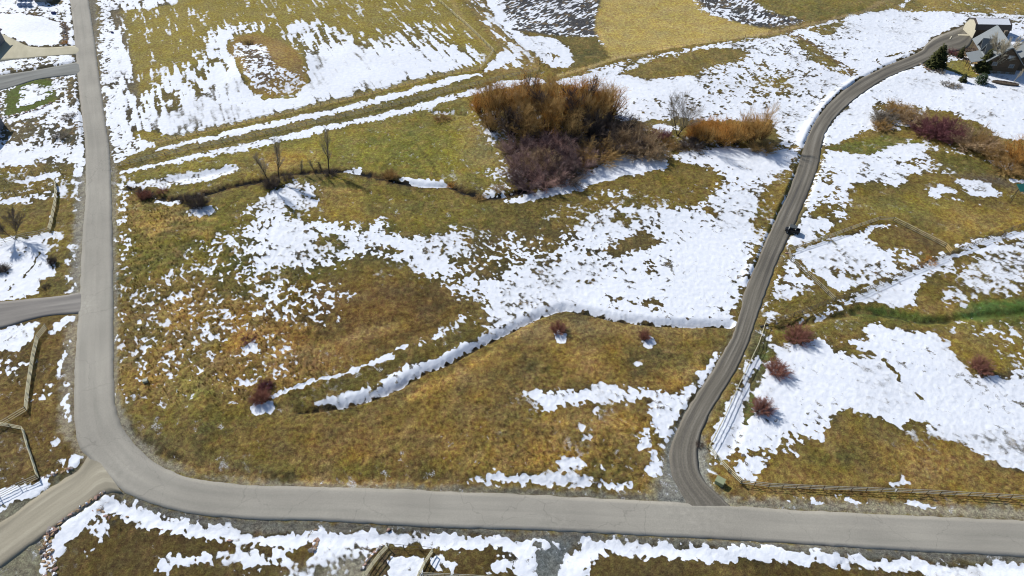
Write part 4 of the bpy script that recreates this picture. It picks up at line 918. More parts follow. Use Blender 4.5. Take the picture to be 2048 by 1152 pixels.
road_obj('gravel_drive', DL, DR, GRVD, -.005, .22, .7)
road_obj('concrete_driveway', SD_U, SD_L, CONC, -.012, .0)
road_obj('asphalt_driveway', AD_U, AD_L, ASPD, -.010, .04)
road_obj('side_road', LR_U, LR_L, ASPS, -.008, .06)
DIRT = road_mat('pale_dirt_tracks', A(164, 157, 138), A(148, 142, 124), A(190, 183, 162), .05, 5.0, [(0, .36), (.12, .43), (.28, .52), (.45, .57), (.6, .55), (.75, .52), (.88, .45), (1, .38)], grain=.12)
road_obj('dirt_driveway', DD_U, DD_L, DIRT, -.012, .3)
road_obj('footpath', WK_U, WK_L, CONC, -.004, 0)

# ------------------------------------------------------------------ tussocks and standing straw (nobody could count them)
def tussocks():
    n = 150000
    yy = 36+RNG.random(n)**.8*250; xx = (RNG.random(n)*2-1)*(60+.62*yy)
    r = samp(R, xx, yy); s = samp(S, xx, yy); rmv = samp(rm, xx, yy); g = ground_noise(xx, yy)
    c = samp(C, xx, yy)
    clump = vnoise(xx, yy, 3.0, 51)
    keep = (rmv < .02) & (s-g < -.02) & (RNG.random(n) < r*(.25+clump)) & (r > .22)
    keep &= RNG.random(n) < np.clip(1.6-yy/150, .12, 1)
    xx, yy, r, c, s, g = xx[keep], yy[keep], r[keep], c[keep], s[keep], g[keep]
    n = len(xx); z = relief(xx, yy, g)-.03
    nb = 4; tot = n*nb
    bx = np.repeat(xx, nb); by = np.repeat(yy, nb); bz = np.repeat(z, nb)
    h = np.repeat((.14+.30*r)*RNG.uniform(.6, 1.3, n), nb)*RNG.uniform(.7, 1.1, tot)
    a = RNG.random(tot)*2*math.pi; lean = RNG.uniform(.1, .9, tot)*h
    wv = h*RNG.uniform(.16, .34, tot); pa = a+math.pi/2
    base = .10
    c0 = np.stack([bx+np.cos(a)*base*RNG.random(tot), by+np.sin(a)*base*RNG.random(tot), bz], 1)
    wd = np.stack([np.cos(pa)*wv/2, np.sin(pa)*wv/2, np.zeros(tot)], 1)
    tip = c0+np.stack([np.cos(a)*lean, np.sin(a)*lean, h], 1)
    V = np.stack([c0-wd, c0+wd, tip], 1).reshape(-1, 3)
    f = np.arange(tot*3).reshape(-1, 3)
    br = RNG.uniform(.7, 1.6, n)[:, None]; straw = (RNG.random(n)**2)[:, None]*.6
    cc = np.clip(c*br*(1-straw)+np.array([A(176, 142, 76)])*straw, 0, 1)
    cc = np.repeat(np.concatenate([cc, np.ones((n, 1))], 1), nb*3, axis=0)
    m = bpy.data.materials.new('dry_grass_blades'); m.use_nodes = True; t = m.node_tree
    b = t.nodes['Principled BSDF']; b.inputs['Roughness'].default_value = .9; b.inputs['Specular IOR Level'].default_value = .1
    at = node(t, 'ShaderNodeAttribute', attribute_name='tone'); t.links.new(at.outputs['Color'], b.inputs['Base Color'])
    me = mesh_np('dry_grass', V, f, m, False, {'tone': ('FLOAT_COLOR', cc)})
    o = link(bpy.data.objects.new('dry_grass', me)); tag(o, 'tufts of dry golden and olive grass standing all over the paddocks', 'grass', kind='stuff')
    print('tussocks', n, 'tris', tot)
tussocks()

# ------------------------------------------------------------------ fences
WOOD = mat('weathered_rail_wood', A(214, 206, 172), .85, .18, 6); GREYW = mat('grey_rail_wood', A(178, 173, 156), .85, .2, 6); WOODD = mat('dark_weathered_wood', A(98, 90, 74), .9, .25, 6)
STEEL = mat('steel_t_post', A(58, 56, 52), .7, .2, 8); WIRE = mat('fence_wire', A(92, 90, 84), .6, .1, 8)
def unit_post(r, h, m, n=6):
    b = MB(); b.tube((0, 0, -.3), (0, 0, h), r, r*.92, n); return b.mesh('post', m)
def unit_rail(r, m, flat=False):
    b = MB()
    if flat: b.box((.5, 0, 0), (1, r*.5, r*2))
    else: b.tube((0, 0, 0), (1, 0, 0), r, r*.85, 6)
    return b.mesh('rail', m)
_fm = {}
def fence(pts, label, spacing=2.44, h=1.35, rails=3, rr=.055, pr=.07, name='rail_fence', cat='fence', group=None, wood=None, post_m=None, low=.35, e=False, rname='rail', side=0.0, px=True):
    P2 = Gs(pts, e) if px else np.array(pts)
    wood = wood or (GREYW if 'grey' in label else WOOD); post_m = post_m or WOODD
    kp = ('p', pr, h, post_m.name); rr = rr*(1.3 if wood is WOOD else 1.2) if rr > .02 else rr
    kr = ('r', rr, wood.name)
    if kp not in _fm: _fm[kp] = unit_post(pr, h, post_m)
    if kr not in _fm: _fm[kr] = unit_rail(rr, wood)
    o = empty(name, (P2[0][0], P2[0][1], 0), label, cat, group)
    posts = []
    for a, b in zip(P2[:-1], P2[1:]):
        L_ = np.linalg.norm(b-a); n = max(1, int(round(L_/spacing)))
        for k in range(n): posts.append(a+(b-a)*k/n)
    posts.append(P2[-1])
    org = Vector(o.location)
    rnd = random.Random(len(posts)*7+int(P2[0][0]))
    zs = [hz(p[0], p[1]) for p in posts]
    for p, z in zip(posts, zs):
        q = bpy.data.objects.new('post', _fm[kp]); link(q, o); q.location = (p[0]-org.x, p[1]-org.y, z-org.z)
        q.rotation_euler = (rnd.gauss(0, .03), rnd.gauss(0, .03), rnd.random()*3)
    for i in range(len(posts)-1):
        a, b = posts[i], posts[i+1]
        for k in range(rails):
            f_ = low+(h*.93-low)*k/max(1, rails-1)
            za = zs[i]+f_+rnd.gauss(0, .015); zb = zs[i+1]+f_+rnd.gauss(0, .015)
            d = Vector((b[0]-a[0], b[1]-a[1], zb-za)); Ln = d.length
            nrm = Vector((-d.y, d.x, 0)).normalized()*(pr+rr*.4)*(1 if side >= 0 else -1)
            q = bpy.data.objects.new(rname, _fm[kr]); link(q, o)
            q.location = (a[0]-org.x+nrm.x, a[1]-org.y+nrm.y, za-org.z); q.rotation_euler = d.to_track_quat('X', 'Z').to_euler(); q.scale = (Ln*1.02, 1, 1)
    return o
TH_R = .03
fence([(312, 288), (512, 240), (729, 190), (905, 150), (959, 143)], 'long grey rail fence on the north side of the snowy lane, nearest the mown field', 2.9, 1.3, 3, .05, .06)
fence([(959, 143), (987, 106), (930, 50), (872, 0), (830, -40)], 'pale rail fence running up the east edge of the mown field behind the lane', 2.9, 1.25, 3, .04, .055, side=-1)
fence([(236, 333), (400, 297), (512, 273), (729, 224), (905, 184), (1024, 157), (1079, 143)], 'long grey rail fence on the south side of the snowy lane, above the creek pasture', 2.9, 1.3, 3, .05, .06)
fence([(1081, 140), (1040, 95), (1000, 55), (960, 15), (930, -20)], 'dark wire fence climbing beside the ploughed field from the lane corner', 5.0, 1.3, 3, .012, .05, name='wire_fence', wood=WIRE, post_m=STEEL, rname='wire')
fence([(1105, 158), (1174, 138), (1300, 108), (1420, 86), (1536, 68), (1640, 46), (1735, 22), (1860, -4)], 'low wire fence along the far edge of the property below the stubble field', 5.0, 1.2, 3, .012, .05, name='wire_fence', wood=WIRE, post_m=STEEL, rname='wire')
# corner brace by the lane end
fence([(1079, 132), (1084, 128)], 'short heavy H brace of dark posts where the two lanes meet', 2.0, 1.8, 2, .07, .11, name='brace_posts', post_m=WOODD, wood=WOODD)
# west paddock fences
fence([(-60, 395), (15, 368), (43, 359), (67, 352), (92, 345), (121, 345)], 'tall dark wire fence on the farther side of the small western track', 4.2, 1.9, 4, .014, .06, name='wire_fence', wood=WIRE, post_m=STEEL, rname='wire')
fence([(-60, 412), (12, 395), (33, 392), (55, 387), (77, 384), (95, 379), (131, 363)], 'tall dark wire fence on the nearer side of the small western track', 3.2, 1.9, 4, .014, .06, name='wire_fence', wood=WIRE, post_m=STEEL, rname='wire')
fence([(-60, 505), (10, 484), (55, 473), (80, 469), (100, 462)], 'grey rail fence behind the snowy pen beside the western roadside', 3.2, 1.5, 3, .035, .06)
fence([(100, 462), (104, 448), (108, 425), (112, 405), (114, 380), (112, 366)], 'short pale weathered rail fence seen end on, from the small western track to the pen', 2.4, 1.5, 4, .06, .06)
# south-west corral
fence([(93, 656), (76, 678), (68, 712), (62, 750), (57, 790), (54, 822)], 'tall pale four rail fence beside the western verge below the side road', 2.6, 1.5, 4, .06, .07)
fence([(54, 822), (20, 842), (-10, 858), (-60, 880)], 'pale rail fence turning west from the foot of the roadside corral', 2.6, 1.4, 3, .055, .07)
fence([(-60, 835), (0, 852), (48, 862)], 'short pale rail fence meeting the corral corner from the left picture edge', 2.6, 1.4, 3, .055, .07)
fence([(48, 862), (56, 892), (66, 920), (78, 958)], 'pale rail fence running down towards the dirt drive', 2.6, 1.4, 3, .055, .07)
fence([(78, 958), (40, 974), (0, 994), (-60, 1022)], 'grey rail fence above the snow bank beside the dirt drive', 2.6, 1.4, 3, .05, .07)
# wire line west
fence([(-40, 725), (20, 718), (58, 712)], 'thin wire fence crossing the snowy western paddock to the corral', 3.5, 1.3, 2, .012, .045, name='wire_fence', wood=WIRE, post_m=STEEL, rname='wire')
# east side
fence([(1575, 506), (1640, 484), (1700, 463), (1756, 445), (1784, 446)], 'grey rail fence along the upper side of the five sided pen', 2.6, 1.35, 3, .05, .06)
fence([(1784, 446), (1810, 458), (1850, 478), (1888, 497)], 'weathered rail fence down the far right side of the five sided pen', 2.6, 1.35, 3, .05, .06)
fence([(1888, 497), (1900, 512)], 'short new yellow plank gate fence at the tip of the five sided pen', 3.0, 1.35, 3, .07, .07, wood=mat('new_yellow_wood', A(206, 178, 118), .8, .1, 5), name='plank_fence')
fence([(1575, 506), (1580, 524), (1600, 542), (1640, 577), (1668, 604)], 'grey rail fence on the near left side of the five sided pen', 2.6, 1.35, 3, .05, .06)
fence([(1668, 604), (1720, 590), (1800, 553), (1900, 512), (1960, 488), (2048, 455), (2140, 420)], 'long dark rail fence above the snowy eastern lane', 2.6, 1.4, 3, .05, .06, wood=WOODD)
fence([(1528, 650), (1570, 640), (1620, 622), (1668, 604)], 'dark rail fence from the gravel drive to the five sided pen', 2.6, 1.4, 3, .05, .06, wood=WOODD)
fence([(1529, 648), (1516, 690), (1492, 740), (1468, 790), (1446, 840), (1428, 876), (1415, 898)], 'pale top railed fence beside the curving gravel drive', 2.44, 1.4, 3, .036, .05)
fence([(1415, 898), (1432, 920), (1455, 945), (1480, 970)], 'short angled rail fence at the corner by the gravel drive mouth', 2.44, 1.4, 3, .055, .07)
fence([(1480, 970), (1536, 977), (1700, 984), (1850, 990), (2048, 1000), (2160, 1006)], 'long grey three rail fence beside the main road at lower right', 2.44, 1.4, 3, .05, .065)
# corral at the bottom edge
fence([(775, 1093), (760, 1110), (745, 1130), (715, 1175)], 'pale rail fence forming the left side of the little bottom corral', 2.3, 1.5, 3, .055, .07)
fence([(775, 1093), (808, 1096), (840, 1098), (865, 1102)], 'dark two rail fence forming the back of the little bottom corral', 2.6, 1.5, 2, .03, .07, wood=WOODD)
fence([(865, 1102), (850, 1125), (838, 1148), (825, 1180)], 'pale rail fence forming the right side of the little bottom corral', 2.3, 1.5, 3, .055, .07)
fence([(843, 1152), (890, 1154), (945, 1157), (1000, 1161), (1045, 1164)], 'grey rail fence running right from the little bottom corral', 2.6, 1.5, 3, .055, .07)
fence([(1110, 1185), (1180, 1180), (1240, 1182)], 'rail fence just clipping the bottom edge right of the lower drive', 2.6, 1.4, 3, .055, .07)

# ------------------------------------------------------------------ shrubs and trees
def seg_mesh(name, segs, m, n=3):
    segs = np.array(segs, np.float32)                     # x0 y0 z0 x1 y1 z1 r0 r1
    a = segs[:, 0:3]; b = segs[:, 3:6]; d = b-a; d /= (np.linalg.norm(d, axis=1)[:, None]+1e-9)
    ref = np.where(np.abs(d[:, 2:3]) > .9, np.array([[1, 0, 0]]), np.array([[0, 0, 1]])); u = np.cross(d, ref); u /= np.linalg.norm(u, axis=1)[:, None]; w_ = np.cross(d, u)
    V = []
    for p, r in ((a, segs[:, 6]), (b, segs[:, 7])):
        for k in range(n):
            t = 2*math.pi*k/n; V.append(p+u*(r*math.cos(t))[:, None]+w_*(r*math.sin(t))[:, None])
    V = np.stack(V, 1); base = np.arange(len(segs))[:, None]*2*n
    F_ = np.concatenate([np.concatenate([base+k, base+(k+1) % n, base+n+(k+1) % n, base+n+k], 1) for k in range(n)], 0)
    return mesh_np(name, V.reshape(-1, 3), F_, m)
def grow_shrub(seed, stems=34, h=3.0, spread=.9, twigs=14, rt=.022, upright=.5, base=.35):
    rr = np.random.default_rng(seed); main = []; tw = []
    for s in range(stems):
        az = rr.random()*2*math.pi; tilt = spread*math.sqrt(rr.random()); L_ = h*rr.uniform(.65, 1.08)*(1-.25*tilt*(1-upright))
        p = np.array([math.cos(az)*base*rr.random(), math.sin(az)*base*rr.random(), 0.0])
        d = np.array([math.cos(az)*math.sin(tilt), math.sin(az)*math.sin(tilt), math.cos(tilt)])
        ns = 5; r = .012*h+.012
        for k in range(ns):
            d2 = d+rr.normal(0, .13, 3)+np.array([0, 0, .05]); d2 /= np.linalg.norm(d2)
            q = p+d2*L_/ns; r2 = r*.8
            main.append((*p, *q, r, r2))
            if k > 0:
                for _ in range(max(1, twigs//ns)):
                    f = rr.random(); s0 = p+(q-p)*f; dd = d2+rr.normal(0, .55, 3); dd[2] = abs(dd[2])*.8+.1; dd /= np.linalg.norm(dd)
                    l2 = L_*rr.uniform(.12, .3); e_ = s0+dd*l2; tw.append((*s0, *e_, rt, rt*.45))
                    for _ in range(2):
                        s1 = s0+(e_-s0)*rr.uniform(.3, .9); d3 = dd+rr.normal(0, .5, 3); d3 /= np.linalg.norm(d3)
                        tw.append((*s1, *(s1+d3*l2*rr.uniform(.3, .6)), rt*.8, rt*.35))
            p, d, r = q, d2, r2
    return main, tw
def twig_mat(name, c, c2=None): return mat(name, c, .9, .3, 1.2, col2=c2)
M_ORANGE = twig_mat('orange_willow_twigs', A(196, 138, 62), A(242, 188, 104)); M_PURPLE = twig_mat('purple_grey_twigs', A(140, 112, 106), A(196, 166, 156))
M_RED = twig_mat('red_dogwood_twigs', A(146, 96, 80), A(192, 138, 118)); M_TAN = twig_mat('tan_twigs', A(168, 140, 106), A(214, 186, 146))
M_DARK = twig_mat('dark_brown_twigs', A(88, 76, 68), A(132, 116, 104)); M_WHITE = twig_mat('pale_aspen_twigs', A(178, 166, 140), A(214, 204, 180))
M_GREY = twig_mat('grey_twigs', A(136, 126, 112), A(180, 168, 150)); M_OLIVE = twig_mat('olive_brown_twigs', A(166, 134, 80), A(218, 180, 118)); M_MAROON = twig_mat('maroon_twigs', A(112, 66, 72), A(160, 106, 108))
M_PINK = twig_mat('rosy_grey_twigs', A(164, 126, 116), A(212, 176, 162)); M_PURPD = twig_mat('dark_plum_twigs', A(104, 84, 84), A(150, 126, 122))
M_ORT = twig_mat('straw_orange_twigs', A(190, 148, 80), A(238, 196, 122))
M_BARK = mat('dark_bark', A(62, 52, 44), .95, .3, 5); M_BARKP = mat('pale_bark', A(170, 160, 140), .9, .2, 5)
SHAPES = {}
def shrub_shape(kind, var):
    k = (kind, var)
    if k in SHAPES: return SHAPES[k]
    if kind == 'willow': a, b = grow_shrub(100+var, 34, 1.0, .62, 44, .0034, .9, .14)
    elif kind == 'round': a, b = grow_shrub(200+var, 100, 1.0, 1.25, 34, .0062, .5, .26)
    elif kind == 'dense': a, b = grow_shrub(300+var, 95, 1.0, 1.3, 34, .0052, .35, .40)
    else: a, b = grow_shrub(400+var, 50, 1.0, 1.2, 20, .009, .4, .35)
    a = np.array(a); a[:, 6:] *= (.55 if kind == 'willow' else .32)
    SHAPES[k] = (seg_mesh('stems', a, M_BARK, 4), seg_mesh('twigs', b, M_GREY)); return SHAPES[k]
def shrub(px, py, h, wd, kind, m, label, cat='shrub', name='shrub', group=None, var=None, dx=0):
    g = G(px, py); var = random.randint(0, 2) if var is None else var
    st_, tw = shrub_shape(kind, var)
    o = empty(name, (g.x, g.y, hz(g.x, g.y)-.08), label, cat, group, random.random()*6.28)
    k_ = random.uniform(.86, 1.12); o.scale = (wd*k_*.9, wd*.9/k_, h*random.uniform(.88, 1.12))
    link(bpy.data.objects.new('stems', st_), o); q = link(bpy.data.objects.new('twigs', tw), o); q.material_slots[0].link = 'OBJECT'; q.material_slots[0].material = m
    return o
# height h, wd scales plan: unit shapes spread about 0.75 sideways
def row(items, kind, m, labels, cat, name, group):
    for k, ((px, py, h, wd), lb) in enumerate(zip(items, labels)): shrub(px, py, h, wd, kind, m[k % len(m)] if isinstance(m, list) else m, lb, cat, name, group)
GW = 'bare orange willows of the big thicket'
row([(962, 232, 7.5, 9), (990, 238, 9.5, 10), (1022, 232, 10.5, 11), (1058, 240, 12, 11), (1092, 236, 12.5, 11), (1128, 242, 12.5, 12), (1162, 236, 12.5, 12), (1192, 240, 11.5, 11), (1218, 236, 9, 10)], 'willow', [M_ORANGE, M_ORT, M_ORANGE],
    ['lowest orange willow at the left end of the big thicket', 'orange willow second from the left end of the big thicket', 'orange willow standing third along the top of the big thicket', 'tall orange willow just left of the lane corner',
     'tall orange willow directly below the lane corner', 'tall orange willow in the middle of the thicket top', 'broad golden willow at the upper right of the big thicket', 'orange willow next to the right end of the big thicket', 'orange willow at the right end of the big thicket beside snow'], 'willow', 'willow_tree', GW)
row([(985, 265, 6, 8), (1022, 272, 8, 9), (1062, 280, 8.5, 10), (1100, 276, 8, 9), (1140, 284, 8, 9), (1178, 276, 7.5, 9)], 'willow', [M_OLIVE, M_DARK, M_OLIVE, M_ORANGE],
    ['lower brownish willow low on the left flank of the thicket', 'lower brownish willow left of the thicket centre', 'lower brownish willow in the hollow at the thicket centre', 'lower brownish willow under the tallest willows', 'lower brownish willow right of the thicket centre', 'lower brownish willow low on the right flank of the thicket'], 'willow', 'willow_tree', 'lower brownish willows inside the thicket')
row([(1038, 310, 5.5, 7.5), (1074, 304, 6, 7), (1112, 308, 6, 7.5), (1150, 306, 5.5, 7), (1042, 342, 5.5, 7), (1080, 336, 6, 7.5), (1120, 338, 5.5, 7), (1158, 332, 5.5, 7), (1056, 370, 5, 7), (1096, 366, 5, 7), (1134, 358, 4.8, 7)], 'dense', [M_PURPLE, M_PURPD, M_PINK, M_DARK, M_PURPLE, M_TAN, M_PURPD],
    ['bare bush at the upper left of the lower thicket', 'bare bush second in the upper row of the lower thicket', 'bare bush third in the upper row of the lower thicket', 'bare bush at the upper right of the lower thicket',
     'bare bush at the left of the middle row beside the creek grass', 'bare bush second in the middle row of the thicket', 'bare bush third in the middle row of the thicket', 'bare bush at the right of the middle row', 'bare bush at the bottom left tip of the thicket',
     'bare bush at the bottom of the thicket over the snow', 'small bare bush at the bottom right edge over the snow'], 'bush', 'bush', 'bare purple and grey bushes of the lower thicket')
shrub(1196, 322, 6, 8, 'dense', M_OLIVE, 'rounded olive tan bush bulging at the right of the lower thicket', 'bush', 'bush')
shrub(1165, 300, 4, 6, 'dense', M_DARK, 'dark bush in the shaded gap behind the olive tan bush', 'bush', 'bush')
shrub(1225, 270, 7.5, 9, 'dense', M_DARK, 'dark leafless bush under the right end of the orange willows', 'bush', 'bush')
shrub(1240, 302, 6.5, 8.5, 'dense', M_DARK, 'dark leafless bush between the thicket and the tan bush', 'bush', 'bush')
shrub(1270, 294, 6.5, 8, 'dense', M_TAN, 'taller tan bush right of the dark bushes', 'bush', 'bush')
shrub(1292, 314, 5.5, 7.5, 'dense', M_TAN, 'lower tan brown bush with its shadow on the snow', 'bush', 'bush')
shrub(1318, 278, 3, 4, 'dense', M_MAROON, 'small maroon bush left of the forked black tree', 'bush', 'bush')
shrub(1335, 296, 2.8, 4.5, 'dense', M_OLIVE, 'low brown bush at the foot of the forked black tree', 'bush', 'bush')
row([(1392, 280, 4.5, 6), (1415, 288, 5.5, 6.5), (1442, 290, 6.5, 7), (1470, 288, 7, 7), (1498, 284, 7.5, 7), (1522, 278, 8, 7)], 'willow', [M_ORANGE, M_ORT],
    ['small orange willow next to the forked black tree', 'orange willow second in the row right of the forked tree', 'orange willow third in the row right of the forked tree', 'rounded orange willow in the middle of the eastern row', 'orange willow second from the right of the eastern row', 'tallest orange willow at the right end of the eastern row'], 'willow', 'willow_tree', 'orange willows of the eastern row')
row([(1400, 268, 4, 6), (1430, 270, 4.5, 6), (1460, 270, 5, 6)], 'dense', M_ORANGE, ['orange bush at the back left of the eastern willow row', 'orange bush at the back centre of the eastern willow row', 'orange bush at the back right of the eastern willow row'], 'bush', 'bush', 'orange bushes behind the eastern willows')
shrub(1380, 298, 3.5, 5.5, 'dense', M_DARK, 'dark low bush before the small orange willow', 'bush', 'bush')
shrub(1525, 302, 3, 5, 'dense', M_OLIVE, 'low olive orange bush below the eastern row near the drive', 'bush', 'bush')
# eastern hedge
shrub(1768, 240, 3.4, 5.5, 'round', M_GREY, 'small grey bush at the left end of the eastern hedge', 'bush', 'bush')
shrub(1765, 255, 2.2, 4.5, 'round', M_OLIVE, 'low brown bush at the lower left of the eastern hedge', 'bush', 'bush')
shrub(1796, 228, 3.6, 6, 'round', M_OLIVE, 'brown bush on top of the eastern hedge bank', 'bush', 'bush')
shrub(1822, 246, 4.4, 6.5, 'dense', M_TAN, 'tan bush left of the maroon bush', 'bush', 'bush')
shrub(1862, 268, 5, 7.5, 'dense', M_MAROON, 'dense maroon bush, left half of the dark red clump', 'bush', 'bush')
shrub(1890, 274, 5, 7.5, 'dense', M_MAROON, 'dense maroon bush, right half of the dark red clump', 'bush', 'bush')
shrub(1945, 294, 5.4, 9, 'dense', M_TAN, 'broad tan bush right of the maroon clump', 'bush', 'bush')
shrub(1972, 304, 4.4, 7, 'dense', M_OLIVE, 'low brown bush at the right foot of the broad tan bush', 'bush', 'bush')
shrub(2036, 332, 7, 10, 'willow', M_ORANGE, 'glowing orange willow at the right picture edge', 'willow', 'willow_tree')
shrub(2016, 342, 3.5, 6.5, 'dense', M_OLIVE, 'low golden brown bush under the orange willow at the right edge', 'bush', 'bush')
# single shrubs
for a in [(1116, 662, 2.6, 2.3, 'red dome shaped shrub just below the bend of the snowy ditch'), (1289, 676, 2.0, 1.7, 'small red shrub with a heart of snow behind it near the ditch'),
          (1592, 678, 3.6, 3.8, 'largest red shrub inside the fence corner by the gravel drive'), (1551, 745, 3.2, 3.2, 'red shrub in the middle of three along the drive fence'), (1522, 822, 2.9, 3.0, 'red shrub lowest of three along the drive fence'),
          (1957, 740, 2.9, 3.0, 'red shrub alone on golden grass at the far right'), (292, 398, 2.8, 2.3, 'dark red shrub by the creek near the left road')]:
    shrub(a[0], a[1], a[2], a[3], 'round', M_RED, a[4], 'shrub', 'shrub', 'red twigged shrubs')
shrub(523, 802, 2.8, 2.5, 'round', M_RED, 'dark red shrub at the start of the thin snow line', 'shrub', 'shrub'); shrub(532, 776, 2.0, 2.2, 'round', M_MAROON, 'small maroon shrub just behind the dark red one', 'shrub', 'shrub')
shrub(398, 414, 3.8, 3.6, 'round', M_DARK, 'dark round bush with snow at its foot near the left trees', 'shrub', 'shrub')
shrub(372, 404, 2.0, 2.4, 'low', M_DARK, 'small brown bush left of the dark round bush', 'shrub', 'shrub')
shrub(325, 386, 1.4, 2.2, 'low', M_RED, 'tiny reddish bush right of the dark red creek shrub', 'shrub', 'shrub')
shrub(782, 357, 2.6, 2.8, 'round', M_OLIVE, 'grey brown bush beside the creek right of the lone tree', 'shrub', 'shrub')
shrub(500, 684, 1.2, 2.4, 'low', M_MAROON, 'low brown bush in the middle of the rough pasture', 'shrub', 'shrub')
shrub(546, 376, 3.2, 3.2, 'round', M_DARK, 'tangled brush around the foot of the paired bare trees', 'shrub', 'shrub')
shrub(576, 362, 2.2, 2.6, 'low', M_DARK, 'brushy undergrowth right of the paired bare trees', 'shrub', 'shrub')
shrub(662, 352, 1.8, 2.6, 'low', M_DARK, 'brush around the foot of the lone bare tree', 'shrub', 'shrub')
shrub(903, 370, 1.4, 1.8, 'low', M_ORANGE, 'tiny orange tuft bush at the end of the snowy creek pool', 'shrub', 'shrub')
shrub(885, 240, 2.0, 4, 'low', M_OLIVE, 'brown brush on the bank below the small snow hollow', 'shrub', 'shrub')
shrub(960, 396, 1.4, 2.5, 'low', M_OLIVE, 'brown brush where the creek meets the thicket', 'shrub', 'shrub')
shrub(1000, 380, 1.8, 3, 'low', M_TAN, 'tan brush at the lower left foot of the thicket', 'shrub', 'shrub')
shrub(1860, 525, 1.0, 2.2, 'low', M_ORANGE, 'low orange brush in the corner of the five sided pen', 'shrub', 'shrub')
shrub(1398, 0+890, .0001+1.0, 1.2, 'low', M_DARK, 'small dark weed clump at the fence end by the drive mouth', 'shrub', 'shrub')
shrub(500, 86, 1.2, 2.2, 'low', M_DARK, 'dark scrub in the hollow at the top of the field mound', 'shrub', 'shrub')
shrub(105, 524, 2.3, 1.6, 'round', M_DARK, 'dark rounded bush in the snowy pen left of the road', 'shrub', 'shrub')
shrub(92, 572, 1.2, 1.4, 'low', M_DARK, 'small dark bush below the snowy pen', 'shrub', 'shrub')
shrub(131, 88, 1.4, 1.6, 'low', M_ORANGE, 'rusty low bush at the corner of the white lawn', 'shrub', 'shrub')
shrub(200, 1020, .5, .9, 'low', M_GREY, 'grey stub of brush in the roadside snow', 'shrub', 'shrub')
shrub(5, 540, 1.8, 2.2, 'round', M_DARK, 'dark bush with blue shade at the left edge of the snowy pen', 'shrub', 'shrub')
shrub(122, 275, 1.6, 3.5, 'low', M_GREY, 'grey brown brush beside the left verge above the fences', 'shrub', 'shrub')
shrub(140, 238, 1.4, 3.0, 'low', M_GREY, 'upper grey brown brush beside the left verge', 'shrub', 'shrub')

def grow_tree(seed, h=12., trunk=1, spread=.35, levels=4, fine=.018, forks=3, fan=.5):
    rr = random.Random(seed); thick = []; thin = []
    def br(p, d, L_, r, lv):
        n = 4 if lv else 9
        if lv == 0: forks_ = forks
        for k in range(n):
            d = (d+Vector((rr.gauss(0, .09), rr.gauss(0, .09), rr.gauss(0, .05)+.03))).normalized(); q = p+d*L_/n
            r2 = r*.86
            (thick if lv < 2 else thin).append((*p, *q, max(r, fine), max(r2, fine*.8)))
            if lv < levels and (k > (1 if trunk == 1 else 0) or lv > 0) and not (trunk > 1 and lv == 0 and k % 2):
                for _ in range(forks if k > 1 else max(1, forks-1)):
                    ax = Vector((rr.gauss(0, 1), rr.gauss(0, 1), rr.gauss(0, .3))).normalized()
                    dd = (d+ax*fan*rr.uniform(.5, 1.2)).normalized(); dd.z = abs(dd.z)*.8+.15; dd.normalize()
                    br(q, dd, L_*(rr.uniform(.38, .6) if lv or trunk > 1 else rr.uniform(.22, .36)*(1.15-.7*k/n)), r2*.5, lv+1)
            p, r = q, r2
    for k in range(trunk):
        a = k*2.4+rr.random(); d = Vector((math.cos(a)*spread*(trunk > 1), math.sin(a)*spread*(trunk > 1), 1)).normalized()
        br(Vector((0, 0, 0)), d, h*.8, h*.014+.03, 0)
    return thick, thin
TREES = {}
def tree(px, py, kind, m, label, sc=1.0, name='bare_tree', bark=None, rz=0, cat='tree', group=None):
    g = G(px, py); bark = bark or M_BARK
    spec = {'tall': (11, 13, 1, 0, 3, .0058, 3, .42), 'tall2': (12, 14, 1, 0, 3, .0058, 3, .40), 'fork': (31, 9.5, 3, .6, 3, .013, 3, .55), 'young': (14, 6, 1, 0, 2, .018, 3, .4), 'spread': (15, 8, 2, .4, 3, .024, 3, .6), 'aspen': (16, 9, 3, .3, 3, .035, 3, .45)}[kind]
    k = (kind, m.name, bark.name)
    if k not in TREES:
        a, b = grow_tree(*spec); TREES[k] = (seg_mesh('trunk', a, bark, 5), seg_mesh('crown', b, m, 3))
    o = empty(name, (g.x, g.y, hz(g.x, g.y)-.1), label, cat, group, rz, sc)
    link(bpy.data.objects.new('trunk', TREES[k][0]), o); link(bpy.data.objects.new('crown', TREES[k][1]), o); return o
tree(541, 372, 'tall', M_GREY, 'left of the paired tall bare trees above the snow fan', .95, rz=1)
tree(560, 368, 'tall2', M_GREY, 'right of the paired tall bare trees above the snow fan', .95, rz=3)
tree(659, 350, 'tall', M_GREY, 'lone tall bare tree casting a long shadow by the creek', 1.0, rz=4)
tree(603, 350, 'young', M_GREY, 'small bare sapling right of the paired trees', .9, rz=2)
tree(632, 352, 'young', M_GREY, 'thin bare sapling left of the lone tall tree', .9, rz=5)
tree(648, 352, 'young', M_DARK, 'leaning bare sapling touching the lone tall tree', .9, rz=0)
tree(1355, 274, 'fork', M_GREY, 'black forked bare tree left of the orange willow row', 1.0, rz=.4)
tree(30, 478, 'spread', M_DARK, 'spreading bare grey tree at the left edge over the pen fence', .8, rz=.4)
tree(1978, 140, 'aspen', M_WHITE, 'pale many stemmed bare aspen in front of the house', .95, bark=M_BARKP, rz=1)
tree(2026, 166, 'young', M_WHITE, 'thin white birch by the oval planter below the house', 1.0, bark=M_BARKP, rz=1)
tree(1075, 245, 'spread', M_DARK, 'dark trunked bare tree rising among the thicket willows at left', 1.25, rz=2)
tree(1150, 250, 'spread', M_DARK, 'dark trunked bare tree rising among the thicket willows at right', 1.25, rz=4)
